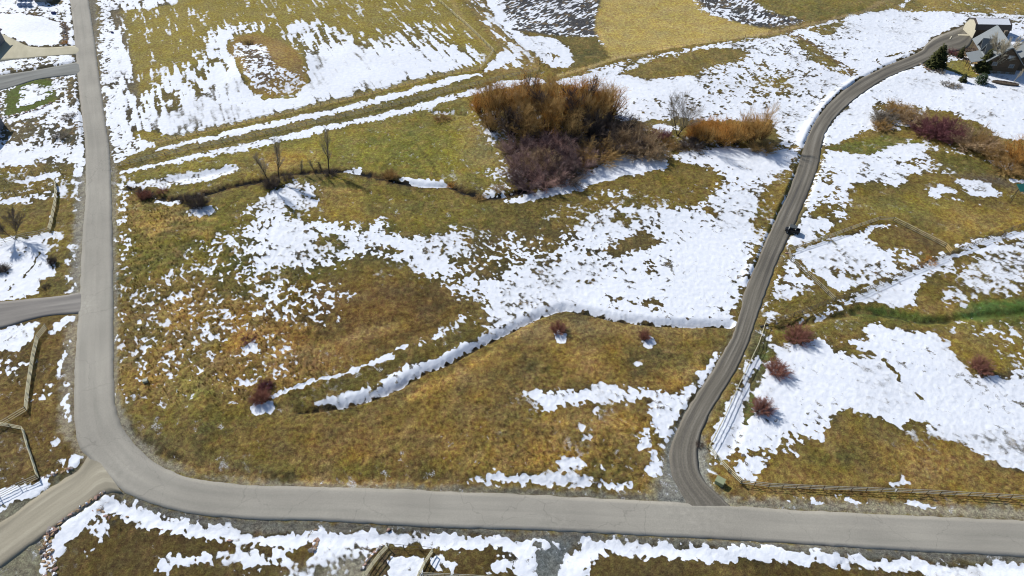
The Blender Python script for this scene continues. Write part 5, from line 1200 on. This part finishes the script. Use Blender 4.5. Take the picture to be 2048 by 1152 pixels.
for tx_, ty_, rz_, lb_ in ((1005, 248, 1, 'left end'), (1105, 262, 3, 'middle'), (1190, 256, 5, 'right end'), (1045, 268, 0, 'left middle')): tree(tx_, ty_, 'fork', M_OLIVE, 'dark forked bare tree poking out of the willow mass at its '+lb_, 1.05, rz=rz_)
tree(1505, 290, 'fork', M_ORT, 'forked bare tree inside the tall end of the eastern willow row', .95, rz=2)
tree(1870, 108, 'young', M_GREY, 'small grey bare tree in the house yard', .7, rz=4) if False else None

# conifers: needle sprays on whorled boughs
M_NEEDLE = mat('spruce_needles', A(50, 60, 30), .85, .35, 2.0, col2=A(98, 98, 46)); M_JUNI = mat('juniper_needles', A(66, 84, 54), .85, .3, 3)
def conifer_mesh(seed, h=1.0, rad=.32, n=1500, rnd=False):
    rr = np.random.default_rng(seed)
    u = rr.random(n); z = h*(.06+.93*(1-np.sqrt(u))) if not rnd else h*(.05+.93*rr.random(n))
    prof = (1-z/h)**.85 if not rnd else np.sqrt(np.clip(1-((z/h-.42)/.6)**2, 0, 1))
    az = rr.random(n)*2*math.pi; whor = .78+.22*np.sin(az*5+np.floor(z*14)*2.1)
    r = rad*prof*whor*np.sqrt(rr.uniform(.12, 1, n))
    c = np.stack([np.cos(az)*r, np.sin(az)*r, z-.18*r], 1)
    L_ = .11*h*(.5+prof*.6)*rr.uniform(.6, 1.2, n); w_ = L_*.34
    d = np.stack([np.cos(az+rr.normal(0, .5, n)), np.sin(az+rr.normal(0, .5, n)), rr.normal(-.1, .28, n)], 1); d /= np.linalg.norm(d, axis=1)[:, None]
    s = np.cross(d, np.array([[0, 0, 1.]])+rr.normal(0, .3, (n, 3))); s /= np.linalg.norm(s, axis=1)[:, None]
    V = np.stack([c, c+d*(L_*.5)[:, None]+s*w_[:, None], c+d*L_[:, None], c+d*(L_*.5)[:, None]-s*w_[:, None]], 1).reshape(-1, 3)
    return V, np.arange(4*n).reshape(-1, 4)
def conifer(px, py, h, wd, label, m, cat='conifer', name='spruce_tree', seed=1, rnd=False, n=1700):
    g = G(px, py); V, f = conifer_mesh(seed, 1.0, .32 if not rnd else .42, n, rnd)
    o = empty(name, (g.x, g.y, hz(g.x, g.y)), label, cat, None, seed*1.3)
    o.scale = (wd, wd, h)
    link(bpy.data.objects.new('crown', mesh_np('crown', V, f, m)), o)
    b = MB(); b.tube((0, 0, -.05), (0, 0, .9), .025, .005, 6); b.build('trunk', M_BARK, o); return o
conifer(1870, 134, 8.5, 10.5, 'tall olive green spruce left of the house yard', M_NEEDLE, seed=1, n=2600)
conifer(1963, 142, 8.0, 9.0, 'dark spruce directly before the house gable', M_NEEDLE, seed=2, n=2400)
conifer(1919, 114, 4.5, 4.0, 'small dark spruce by the brown patio bench', M_NEEDLE, seed=3, n=1000)
conifer(1924, 164, 3.4, 4.5, 'dark young spruce on the snow below the little lawn', M_NEEDLE, seed=4, n=900)
conifer(1960, 168, 3.4, 4.5, 'rounded juniper right of the young spruce', M_JUNI, 'juniper', 'juniper', 5, True, 1100)
shrub(1893, 172, 1.5, 3.2, 'low', M_GREY, 'grey brown leafless shrub spreading on snow below the lawn', 'shrub', 'shrub'); shrub(1910, 176, 1.4, 3.0, 'low', M_GREY, 'right hand grey leafless shrub on snow below the lawn', 'shrub', 'shrub')
shrub(1880, 146, 1.6, 2.4, 'low', M_GREY, 'grey brush beside the rock bed under the tall spruce', 'shrub', 'shrub')
shrub(1905, 108, 2.0, 3.0, 'low', M_MAROON, 'reddish brush behind the small spruce in the yard', 'shrub', 'shrub')

# ------------------------------------------------------------------ rocks
ROCKM = [mat('rock_tan', A(178, 150, 118), .9, .25, 3), mat('rock_grey', A(142, 136, 132), .9, .25, 3), mat('rock_pinkish', A(158, 130, 118), .9, .25, 3)]
ROCKS = [hull_rock(60+k, ROCKM[k % 3]) for k in range(9)]; SNOWM = mat('snow_cap', (.80, .82, .86), .6, .04, 2)
SNOWROCK = [hull_rock(90+k, SNOWM) for k in range(3)]
def rock_row(name, label, pts, n, smin, smax, wid, seed, snow=.0, cat='rock wall'):
    rr = random.Random(seed); P2 = Gs(pts, False); d = np.concatenate([[0], np.cumsum(np.linalg.norm(np.diff(P2, axis=0), axis=1))])
    o = empty(name, (P2[0][0], P2[0][1], hz(*P2[0])), label, cat); org = o.location
    for k in range(n):
        q = (k+rr.uniform(-.3, .3))/n*d[-1]; x = np.interp(q, d, P2[:, 0])+rr.uniform(-wid, wid); y = np.interp(q, d, P2[:, 1])+rr.uniform(-wid, wid)
        s = rr.uniform(smin, smax); c = bpy.data.objects.new('rock', rr.choice(ROCKS)); link(c, o)
        z0 = hz(x, y)-.05
        c.location = (x-org.x, y-org.y, z0-org.z); c.rotation_euler = (rr.gauss(0, .15), rr.gauss(0, .15), rr.random()*6.3); c.scale = (s, s*rr.uniform(.8, 1.1), s*rr.uniform(.7, 1.1))
        if rr.random() < snow:
            c2 = bpy.data.objects.new('snow_cap', rr.choice(SNOWROCK)); link(c2, c); c2.location = (0, 0, .36); c2.scale = (.72, .72, .62)
    return o
rock_row('rock_wall', 'curved wall of piled boulders beside the dirt drive at lower left', [(206, 985), (180, 1002), (155, 1020), (130, 1036), (112, 1052)], 24, .32, .55, .18, 1, .2)
rock_row('rock_pile', 'heap of larger tan boulders at the bend of the dirt drive', [(108, 1056), (100, 1066), (95, 1078)], 12, .45, .75, .6, 2, .3, 'rock pile')
rock_row('rock_wall', 'snow dusted boulders running off the bottom edge by the dirt drive', [(92, 1085), (94, 1105), (98, 1120), (100, 1140), (102, 1160)], 34, .38, .65, .75, 3, .5)
rock_row('rock_wall', 'short row of tan rocks at the roadside below the corral', [(85, 956), (105, 951), (125, 945), (146, 936)], 15, .35, .55, .15, 4, .2)
rock_row('rock_pile', 'pile of tan rocks in the snow left of the bottom tyre tracks', [(632, 1078), (628, 1092), (620, 1106)], 13, .35, .6, .35, 5, .1, 'rock pile')
rock_row('rock_wall', 'line of pinkish rocks under the left side of the bottom corral', [(762, 1088), (752, 1100), (735, 1118), (720, 1140)], 16, .3, .5, .2, 6, .3)
rock_row('rock_pile', 'few grey boulders in the snow inside the dirt drive corner', [(190, 1022), (205, 1014), (212, 1030), (228, 1036)], 6, .4, .6, .3, 7, .1, 'rock pile')
rock_row('rock_pile', 'brown rocks ringing the bed under the tall spruce', [(1840, 128), (1850, 136), (1862, 142), (1876, 142)], 14, .4, .7, .5, 8, .1, 'rock pile')
rock_row('rock_pile', 'brown rocks ringing the bed under the dark spruce', [(1950, 142), (1956, 150), (1966, 150), (1974, 146)], 12, .4, .7, .5, 9, .1, 'rock pile')
rock_row('rock_pile', 'scatter of rocks edging the patio above the small lawn', [(1896, 112), (1910, 116), (1926, 118), (1942, 122)], 12, .35, .6, .6, 10, .4, 'rock pile')
rock_row('rock_wall', 'row of dark stones edging the right side of the white lawn', [(126, 48), (129, 60), (131, 74), (132, 88)], 16, .4, .7, .4, 11, .3)
rock_row('rock_wall', 'dark stone retaining edge below the green lawn at upper left', [(-30, 245), (10, 240), (50, 230), (85, 220), (106, 206)], 40, .35, .6, .3, 12, .3)
rock_row('rock_pile', 'tan rocks at the foot of the green stand on the right edge', [(2046, 384), (2052, 390)], 5, .4, .7, .4, 13, .2, 'rock pile')
for px, py, s, lb in [(252, 1034, .45, 'grey boulder sitting in the roadside snow near the dirt drive'), (323, 1056, .35, 'small boulder in the roadside snow, left one of a pair'), (341, 1057, .38, 'small boulder in the roadside snow, right one of a pair'), (458, 1078, .5, 'brown boulder at the lower edge of the snowy verge'), (630, 1058, .35, 'grey stone on the gravel verge above the rock pile'),
                      (293, 752, .0, ''), (776, 1058, .5, 'pale flat stone on the gravel verge above the corral'), (1574, 508, .7, 'pale boulder at the corner of the five sided pen'), (1486, 912, .5, 'tan stone at the top of a snow patch by the drive fence')]:
    if s == 0: continue
    g = G(px, py); c = bpy.data.objects.new('boulder', ROCKS[int(px) % 9]); link(c); c.location = (g.x, g.y, hz(g.x, g.y)-.03); c.scale = (s, s, s); tag(c, lb, 'boulder')

# ------------------------------------------------------------------ house
HW = mat('dark_brown_siding', A(92, 78, 62), .85, .12, 4); RF = mat('grey_metal_roof', A(126, 132, 134), .45, .06, 2, metal=.0); GL = mat('window_glass', A(110, 120, 128), .1, .2, 2)
FRM = mat('window_frame_grey', A(150, 148, 140), .6, .1, 3); STN = mat('stone_foundation', A(118, 108, 94), .9, .3, 2.5); DGL = mat('dark_glass', A(46, 50, 56), .12, .2, 2); BEI = mat('beige_wall', A(206, 198, 174), .8, .08, 3)
def window(parent, c, wd, h, axis='x', glass=None, out=-1):
    """window in a wall plane: axis x = wall along x facing -y"""
    b = MB(); t_ = .09
    def pc(u, v, w_, hh, th, off):
        if axis == 'x': return ((c[0]+u, c[1]+out*off, c[2]+v), (w_, th, hh))
        return ((c[0]+out*off, c[1]+u, c[2]+v), (th, w_, hh))
    for u, v, a_, h_ in ((0, h/2, wd+.18, .12), (0, -h/2, wd+.18, .12), (-wd/2, 0, .12, h), (wd/2, 0, .12, h), (0, 0, .08, h)):
        p, d = pc(u, v, a_, h_, t_, .05); b.box(p, d)
    f = b.build('window', FRM, parent); g = MB(); p, d = pc(0, 0, wd-.05, h-.05, .03, .02); g.box(p, d); g.build('pane', glass or GL, f)
hb = Vector((163.2, 215.4, 0)); hb.z = hz(hb.x, hb.y)
house = empty('house', hb, 'dark brown gabled house with steep grey metal roof at upper right', 'house', None, -.22)
b = MB(); wd, dp, ev, ap = 4.7, 16.5, 4.6, 9.3
b.prism([(-wd, .9), (wd, .9), (wd, ev), (0, ap-.35), (-wd, ev)], 0, dp); b.build('wall', HW, house)
b = MB(); b.box((0, dp/2, .4), (2*wd+.12, dp+.12, 1.1)); b.build('foundation', STN, house)
ov = .9; sl_ = (ap-ev)/wd
for s, nm in ((-1, 'roof'), (1, 'roof')):
    b = MB(); xe = s*(wd+ov); ze = ev-sl_*ov+.18
    pts = [(0, -ov, ap), (xe, -ov, ze), (xe, dp+ov, ze), (0, dp+ov, ap)]
    if s > 0: pts = [pts[0], pts[3], pts[2], pts[1]]
    b.quad(*pts, th=.2); r_ = b.build('roof_slope', RF, house)
    b2 = MB()
    nrib = 22
    for k in range(nrib+1):
        y = -ov+.05+k*(dp+2*ov-.1)/nrib; a_ = Vector((0, y, ap+.03)); e_ = Vector((xe, y, ze+.03)); b2.tube(a_, e_, .03, .03, 4)
    b2.build('roof_seam', RF, r_)
window(house, (1.2, 0, 5.9), 1.7, 1.1, glass=mat('bright_glass', A(190, 196, 200), .15, .1, 2)); window(house, (-2.6, 0, 3.3), 1.5, 1.2); window(house, (2.6, 0, 3.0), 1.4, 1.2)
for k, x in enumerate((-2.8, -.2, 2.4)): window(house, (x, -.06, .55), .9, .55)
for k in range(14):                      # siding boards
    z = 1.25+k*.55
    half = wd if z < ev else wd*(ap-.35-z)/(ap-.35-ev)
    if half > .4: bb = MB(); bb.box((0, -.02, z), (half*2-.05, .05, .07)); bb.build('board', HW, house)
# glazed gables on the west slope
for yy, sz in ((5.0, 2.1), (9.6, 2.1)):
    b = MB(); zt = 7.6
    b.prism([(yy-sz, ev-.2), (yy+sz, ev-.2), (yy, zt)], 2.0, wd+.6)
    v = [(-y, x, z) for x, y, z in b.v]; b.v = v; d_ = b.build('dormer', DGL, house)
    for s in (-1, 1):
        b = MB(); pts = [(-(wd+.95), yy, zt+.15), (-(wd+.95), yy+s*(sz+.25), ev-.45), (-2.2, yy+s*(sz+.25), ev-.45+.0), (-1.7, yy, zt+.15)]
        if s > 0: pts = pts[::-1]
        b.quad(*pts, th=.14); b.build('dormer_roof', RF, d_)
b = MB(); b.quad((-wd-.9, .5, 4.0), (-wd-4.8, .5, 2.7), (-wd-4.8, 8.0, 2.7), (-wd-.9, 8.0, 4.0), th=.16); b.v = [tuple(v) for v in b.v]; b.build('porch_roof', RF, house)
for y in (.8, 4.2, 7.6): b = MB(); b.box((-wd-4.6, y, 1.3), (.18, .18, 2.6)); b.build('porch_post', HW, house)
b = MB(); b.prism([(wd, 0), (wd+7, 0), (wd+7, 3.6), (wd+3.5, 6.2), (wd, 3.8)], 3.5, 11.5); b.build('wing', HW, house)
for s in (-1, 1):
    b = MB(); cx = wd+3.5; xe = cx+s*4.1; pts = [(cx, 2.9, 6.5), (xe, 2.9, 3.5), (xe, 12.1, 3.5), (cx, 12.1, 6.5)]
    if s > 0: pts = pts[::-1]
    b.quad(*pts, th=.18); b.build('roof_slope', RF, house)
b = MB(); b.box((.6, 10.5, ap+.2), (.9, .9, 1.8)); b.build('chimney', STN, house)
# barn behind
gb = Vector((168.4, 243.8, 0)); gb.z = hz(gb.x, gb.y)-.05
barn = empty('garage', gb, 'low brown gambrel garage with snow on its roof behind the house', 'garage', None, -.05)
b = MB(); prof = [(0, 0), (8, 0), (8, 2.9), (6.9, 4.6), (4, 5.6), (1.1, 4.6), (0, 2.9)]
b.prism(prof, 0, 12); b.v = [(y, x, z) for x, y, z in b.v]; b.build('wall', HW, barn)
b = MB(); b.prism([(x*1.0, z) for x, z in prof], -.12, -.003); b.v = [(y, x, z) for x, y, z in b.v]; b.build('end_wall', BEI, barn)
pr2 = prof[2:]
for (xa, za), (xb, zb) in zip(pr2[:-1], pr2[1:]):
    b = MB(); b.quad((-.5, xa, za+.16), (12.4, xa, za+.16), (12.4, xb, zb+.16), (-.5, xb, zb+.16), th=.12); b.build('roof_slope', mat('brown_shingle_roof', A(104, 92, 84), .9, .15, 3), barn)
b = MB(); b.quad((.3, .9, 4.92), (11.8, .9, 4.92), (11.8, 3.8, 5.95), (.3, 3.8, 5.95), th=.1); b.build('roof_snow', SNOWM, barn)
b = MB(); b.box((-2.2, 2.5, .1), (3.6, 1.1, .2)); b.build('concrete_step', BEI, barn)
window(barn, (5.0, 0, 1.7), 1.2, .9)
# patio bench shelter
g = G(1938, 112); sh = empty('pergola', (g.x, g.y, hz(g.x, g.y)), 'low dark brown open shelter with table on the patio beside the house', 'pergola', None, -.1)
DKW = mat('dark_stained_wood', A(62, 46, 42), .8, .2, 4)
for x in (-2.2, 2.2):
    for y in (-1.1, 1.1): b = MB(); b.box((x, y, 1.1), (.16, .16, 2.2)); b.build('post', DKW, sh)
for k in range(8): b = MB(); b.box((-2.4+k*.69, 0, 2.28), (.16, 2.7, .16)); b.build('rafter', DKW, sh)
for y in (-1.1, 1.1): b = MB(); b.box((0, y, 2.1), (4.9, .14, .18)); b.build('beam', DKW, sh)
b = MB(); b.box((0, 0, .75), (2.2, 1.0, .1)); b.build('tabletop', DKW, sh)
for x in (-.9, .9): b = MB(); b.box((x, 0, .36), (.12, .8, .72)); b.build('leg', DKW, sh)
# oval planter
g = G(2009, 170); pl = empty('planter', (g.x, g.y, hz(g.x, g.y)-.05), 'long oval dark stone planter on the snow below the house', 'planter', None, -.35)
b = MB(); n = 20; V = []
for z, k in ((0, 1.0), (.75, .97), (.75, .8), (.6, .78)):
    V += [(4.0*k*math.cos(2*math.pi*i/n), 1.1*k*math.sin(2*math.pi*i/n), z) for i in range(n)]
Fc = [(r*n+i, r*n+(i+1) % n, (r+1)*n+(i+1) % n, (r+1)*n+i) for r in range(3) for i in range(n)]
b.add(V, Fc+[tuple(range(3*n, 4*n))]); b.build('wall', mat('dark_planter_stone', A(96, 84, 70), .9, .25, 3), pl)
b = MB()
for k in range(30):
    a = random.random()*6.28; r = math.sqrt(random.random()); b.tube((3.0*r*math.cos(a), .8*r*math.sin(a), .55), (3.1*r*math.cos(a)+random.gauss(0, .15), .8*r*math.sin(a)+random.gauss(0, .15), 1.0+random.random()*.2), .06, .02, 4)
b.build('dead_stems', M_DARK, pl)
# log piles / boards in the yard
g = G(1901, 76); b = MB(); b.box((0, 0, .12), (3.4, .35, .22)); o = b.build('plank', BEI, None); o.location = (g.x, g.y, hz(g.x, g.y)); o.rotation_euler = (0, 0, .95); tag(o, 'pale plank lying on the bare yard above the tall spruce', 'plank')
g = G(1902, 137); b = MB(); b.tube((0, 0, 0), (0, 0, 1.6), .06, .05, 8); b.box((0, 0, 1.6), (.35, .08, .12)); o = b.build('garden_post', BEI, None); o.location = (g.x, g.y, hz(g.x, g.y)); tag(o, 'pale wooden post standing on the small lawn', 'post')
g = G(1938, 50); tp = empty('farm_implement', (g.x, g.y, hz(g.x, g.y)), 'small dark implement parked at the left end of the garage', 'farm implement', None, .3)
b = MB(); b.box((0, 0, .9), (2.2, 1.1, .8), taper=.8); b.build('body', DKW, tp, bevel=.05)
for x in (-.8, .8):
    for y in (-.65, .65): b = MB(); b.tube((x, y-.12, .42), (x, y+.12, .42), .42, .42, 14); b.build('wheel', mat('black_rubber', A(34, 34, 36), .8, .1, 4), tp)
b = MB(); b.box((.3, 0, 1.5), (.8, .9, .6), taper=.85); b.build('seat_box', STEEL, tp)

# ------------------------------------------------------------------ utility vehicle on the drive
BLK = mat('black_vehicle_plastic', A(30, 30, 34), .45, .15, 5); ROOFB = mat('vehicle_roof', A(84, 88, 88), .35, .08, 4); RUB = MATS['black_rubber']; WSH = mat('windshield', A(170, 176, 178), .08, .05, 3); RIM = mat('wheel_rim', A(150, 150, 150), .4, .1, 3)
g = G(1583, 466); uv_ = empty('utility_vehicle', (g.x, g.y, .06+float(samp(cl_low, np.array([g.x]), np.array([g.y]))[0])), 'black roofed side by side utility vehicle stopped across the gravel drive', 'utility vehicle', None, math.pi-.42)
# x forward
b = MB(); b.box((1.15, 0, .82), (1.0, 1.25, .36), taper=.82); b.build('hood', BLK, uv_, bevel=.05)
b = MB(); b.box((1.62, 0, .62), (.18, 1.2, .5)); b.build('front_bumper', BLK, uv_, bevel=.04)
b = MB(); b.box((0, 0, .52), (3.0, 1.2, .26)); b.build('chassis', BLK, uv_, bevel=.04)
b = MB(); b.box((-1.2, 0, .92), (1.0, 1.4, .08)); b.box((-1.2, .68, 1.1), (1.0, .06, .34)); b.box((-1.2, -.68, 1.1), (1.0, .06, .34)); b.box((-1.68, 0, 1.1), (.06, 1.4, .34)); b.box((-.72, 0, 1.1), (.06, 1.4, .34)); b.build('cargo_bed', BLK, uv_)
b = MB(); b.box((0.0, 0, 1.92), (1.75, 1.42, .09)); b.build('roof', ROOFB, uv_, bevel=.04)
for s in (-1, 1):
    b = MB(); b.tube((.95, s*.6, 1.0), (.72, s*.64, 1.9), .04, .04, 8); b.tube((-.72, s*.62, .95), (-.75, s*.64, 1.9), .04, .04, 8); b.tube((.0, s*.64, .8), (.0, s*.64, 1.9), .035, .035, 8); b.build('roll_cage', BLK, uv_)
    b = MB(); b.box((.0, s*.66, .86), (1.3, .05, .5)); b.build('door', BLK, uv_, bevel=.02)
    for x in (1.05, -1.15):
        b = MB(); b.tube((x, s*.52, .36), (x, s*.78, .36), .36, .36, 18); wv = b.build('wheel', RUB, uv_, bevel=.03)
        b = MB(); b.tube((x, s*.775, .36), (x, s*.795, .36), .2, .17, 12); b.build('rim', RIM, wv)
        b = MB(); b.box((x, s*.66, .80), (.9, .32, .08)); b.build('fender', BLK, uv_, bevel=.02)
    b = MB(); b.box((1.69, s*.42, .82), (.06, .22, .12)); b.build('headlight', WSH, uv_, bevel=.015)
    b = MB(); b.box((.2, s*.32, .95), (.5, .5, .14)); b.box((-.1, s*.32, 1.25), (.12, .5, .6)); b.build('seat', BLK, uv_, bevel=.03)
b = MB(); b.quad((.98, -.6, 1.02), (.98, .6, 1.02), (.74, .6, 1.86), (.74, -.6, 1.86), th=.02); b.build('windshield', WSH, uv_)
b = MB(); b.quad((-.76, .58, 1.0), (-.76, -.58, 1.0), (-.78, -.58, 1.84), (-.78, .58, 1.84), th=.02); b.build('rear_window', WSH, uv_)
b = MB(); b.tube((.62, .32, 1.15), (.5, .32, 1.2), .17, .17, 12); b.build('steering_wheel', BLK, uv_)

# ------------------------------------------------------------------ utility boxes, sign stand
GB = mat('green_utility_steel', A(150, 158, 122), .6, .06, 3); GBD = mat('grey_green_utility', A(158, 164, 148), .6, .06, 3)
g = G(294, 768); ub = empty('utility_box', (g.x, g.y, hz(g.x, g.y)), 'small grey green utility pedestal in the rough grass inside the road curve', 'utility box', None, .15)
b = MB(); b.box((0, 0, .45), (.8, .7, .9)); b.build('cabinet', GBD, ub, bevel=.03)
b = MB(); b.box((0, 0, .94), (.88, .78, .08)); b.build('lid', GBD, ub, bevel=.02)
b = MB(); b.box((0, -.36, .45), (.6, .02, .7)); d_ = b.build('door', GBD, ub); b = MB(); b.box((.2, -.385, .5), (.04, .03, .12)); b.build('handle', STEEL, d_)
g = G(1438, 968); ub = empty('transformer_box', (g.x, g.y, hz(g.x, g.y)), 'green transformer box with blue shadow beside the gravel drive mouth', 'transformer box', None, -.6)
b = MB(); b.box((0, 0, .55), (1.5, 1.1, 1.1)); b.build('cabinet', GB, ub, bevel=.04)
b = MB(); b.quad((-.78, -.6, 1.08), (.78, -.6, 1.08), (.78, .6, 1.2), (-.78, .6, 1.2), th=.06); b.build('lid', GB, ub)
b = MB(); b.box((-.3, -.56, .5), (.6, .02, .8)); b.build('door', GB, ub); b = MB(); b.box((.38, -.56, .5), (.6, .02, .8)); b.build('door', GB, ub)
b = MB(); b.box((0, 0, .05), (1.8, 1.4, .14)); b.build('concrete_pad', CONC if False else BEI, ub)
g = G(2036, 402); sg = empty('sign_board', (g.x, g.y, hz(g.x, g.y)), 'teal green board raised on thin legs at the right picture edge', 'sign', None, .1)
TEAL = mat('teal_paint', A(40, 104, 96), .6, .08, 3)
b = MB(); b.box((0, 0, 4.2), (4.4, 2.4, .12), rx=.35); b.build('board', TEAL, sg)
for x in (-1.9, 1.9):
    b = MB(); b.tube((x-1.0, -1.0, 0), (x, 0, 4.1), .07, .05, 6); b.build('leg', STEEL, sg); b = MB(); b.tube((x+.5, 1.0, 0), (x, 0, 4.1), .07, .05, 6); b.build('leg', STEEL, sg)

# ------------------------------------------------------------------ buildings and things at the upper left
g0 = P(80, 11); bl = empty('shed', (g0.x, g0.y+3.0, hz(g0.x, g0.y)), 'grey walled shed cut by the top edge left of the road', 'shed', None, .12)
GW_ = mat('grey_shed_wall', A(122, 122, 118), .8, .08, 3)
b = MB(); b.prism([(-3.2, 0), (3.2, 0), (3.2, 3.0), (0, 4.4), (-3.2, 3.0)], 0, 8); b.build('wall', GW_, bl)
for s in (-1, 1):
    b = MB(); pts = [(0, -.4, 4.65), (s*3.6, -.4, 3.0), (s*3.6, 8.4, 3.0), (0, 8.4, 4.65)]
    if s > 0: pts = pts[::-1]
    b.quad(*pts, th=.15); b.build('roof_slope', RF, bl)
b = MB(); b.box((0, -.05, 1.25), (2.6, .08, 2.5)); b.build('door', mat('shed_door', A(150, 150, 146), .7, .05, 3), bl)
for px, lb in ((42, 'leftmost of three snow topped wrapped bales beside the shed'), (51, 'middle one of three snow topped wrapped bales beside the shed'), (61, 'snow topped wrapped bale nearest the shed')):
    for row_, py in ((0, 14), (1, 3)):
        g = G(px, py); o = empty('bale', (g.x, g.y, hz(g.x, g.y)), lb if row_ == 0 else lb.replace('bales beside', 'bales in the back row beside').replace('bale nearest', 'bale in the back row nearest'), 'bale', 'wrapped bales by the shed', .1)
        b = MB(); b.tube((0, -.8, .7), (0, .8, .7), .75, .75, 16); b.build('wrap', mat('bale_wrap', A(150, 164, 190), .5, .06, 2), o, True)
        b = MB(); b.tube((0, -.7, 1.0), (0, .7, 1.0), .52, .52, 12); b.build('snow_cap', SNOWM, o, True)
def corner_house(px, py, w_, d, h, ap_, label, rz=0):
    g = G(px, py); o = empty('house', (g.x, g.y, hz(g.x, g.y)), label, 'house', None, rz)
    b = MB(); b.prism([(-w_/2, 0), (w_/2, 0), (w_/2, h), (0, ap_-.2), (-w_/2, h)], 0, d); b.build('wall', mat('slate_wall', A(120, 122, 128), .8, .08, 3), o)
    for s in (-1, 1):
        b = MB(); pts = [(0, -.6, ap_), (s*(w_/2+.7), -.6, h-.2), (s*(w_/2+.7), d+.6, h-.2), (0, d+.6, ap_)]
        if s > 0: pts = pts[::-1]
        b.quad(*pts, th=.2); b.build('roof_slope', mat('dark_shingle', A(70, 70, 82), .85, .15, 3), o)
    b = MB(); b.box((0, -.04, 1.2), (1.1, .08, 2.1)); b.build('door', FRM, o)
    for x in (-w_*.3, w_*.3): window(o, (x, 0, 1.7), 1.3, 1.0)
    return o
corner_house(-62, 112, 16, 11, 4.2, 7.5, 'dark roofed house corner at the left edge above the concrete driveway', .15)
corner_house(-62, 292, 12, 10, 4.5, 7.0, 'dark house corner at the left edge below the green lawn', .1)
# rust brown play object / dirt heap and pond edge
g = G(108, 28); b = MB(); b.box((0, 0, .5), (1.6, 1.0, 1.0), taper=.8); o = b.build('crate', mat('navy_tarp', A(40, 54, 110), .6, .1, 3), None, bevel=.05); o.location = (g.x, g.y, hz(g.x, g.y)); tag(o, 'navy blue covered crate in the patchy snow left of the road', 'crate')
# tyre scuff and marker posts
for k, (px, py) in enumerate(((250, 66),)):
    g = G(px, py-10); b = MB(); b.box((0, 0, .3), (.9, .5, .6), taper=.8); o = b.build('box', MATS['navy_tarp'], None, bevel=.04); o.location = (G(225, 66).x, G(225, 66).y, hz(G(225, 66).x, G(225, 66).y)); tag(o, 'small navy box in the snow right of the road near the mown field', 'box')
# culvert mouth under the drive
g = G(1528, 652); b = MB(); b.tube((-1, 0, 0), (1, 0, 0), .35, .35, 16, False); o = b.build('culvert_pipe', STEEL, None); o.location = (g.x, g.y, hz(g.x, g.y)-.1); o.rotation_euler = (0, 0, .3); tag(o, 'dark steel culvert mouth where the creek leaves the gravel drive', 'culvert')
print('objects', len(bpy.data.objects))
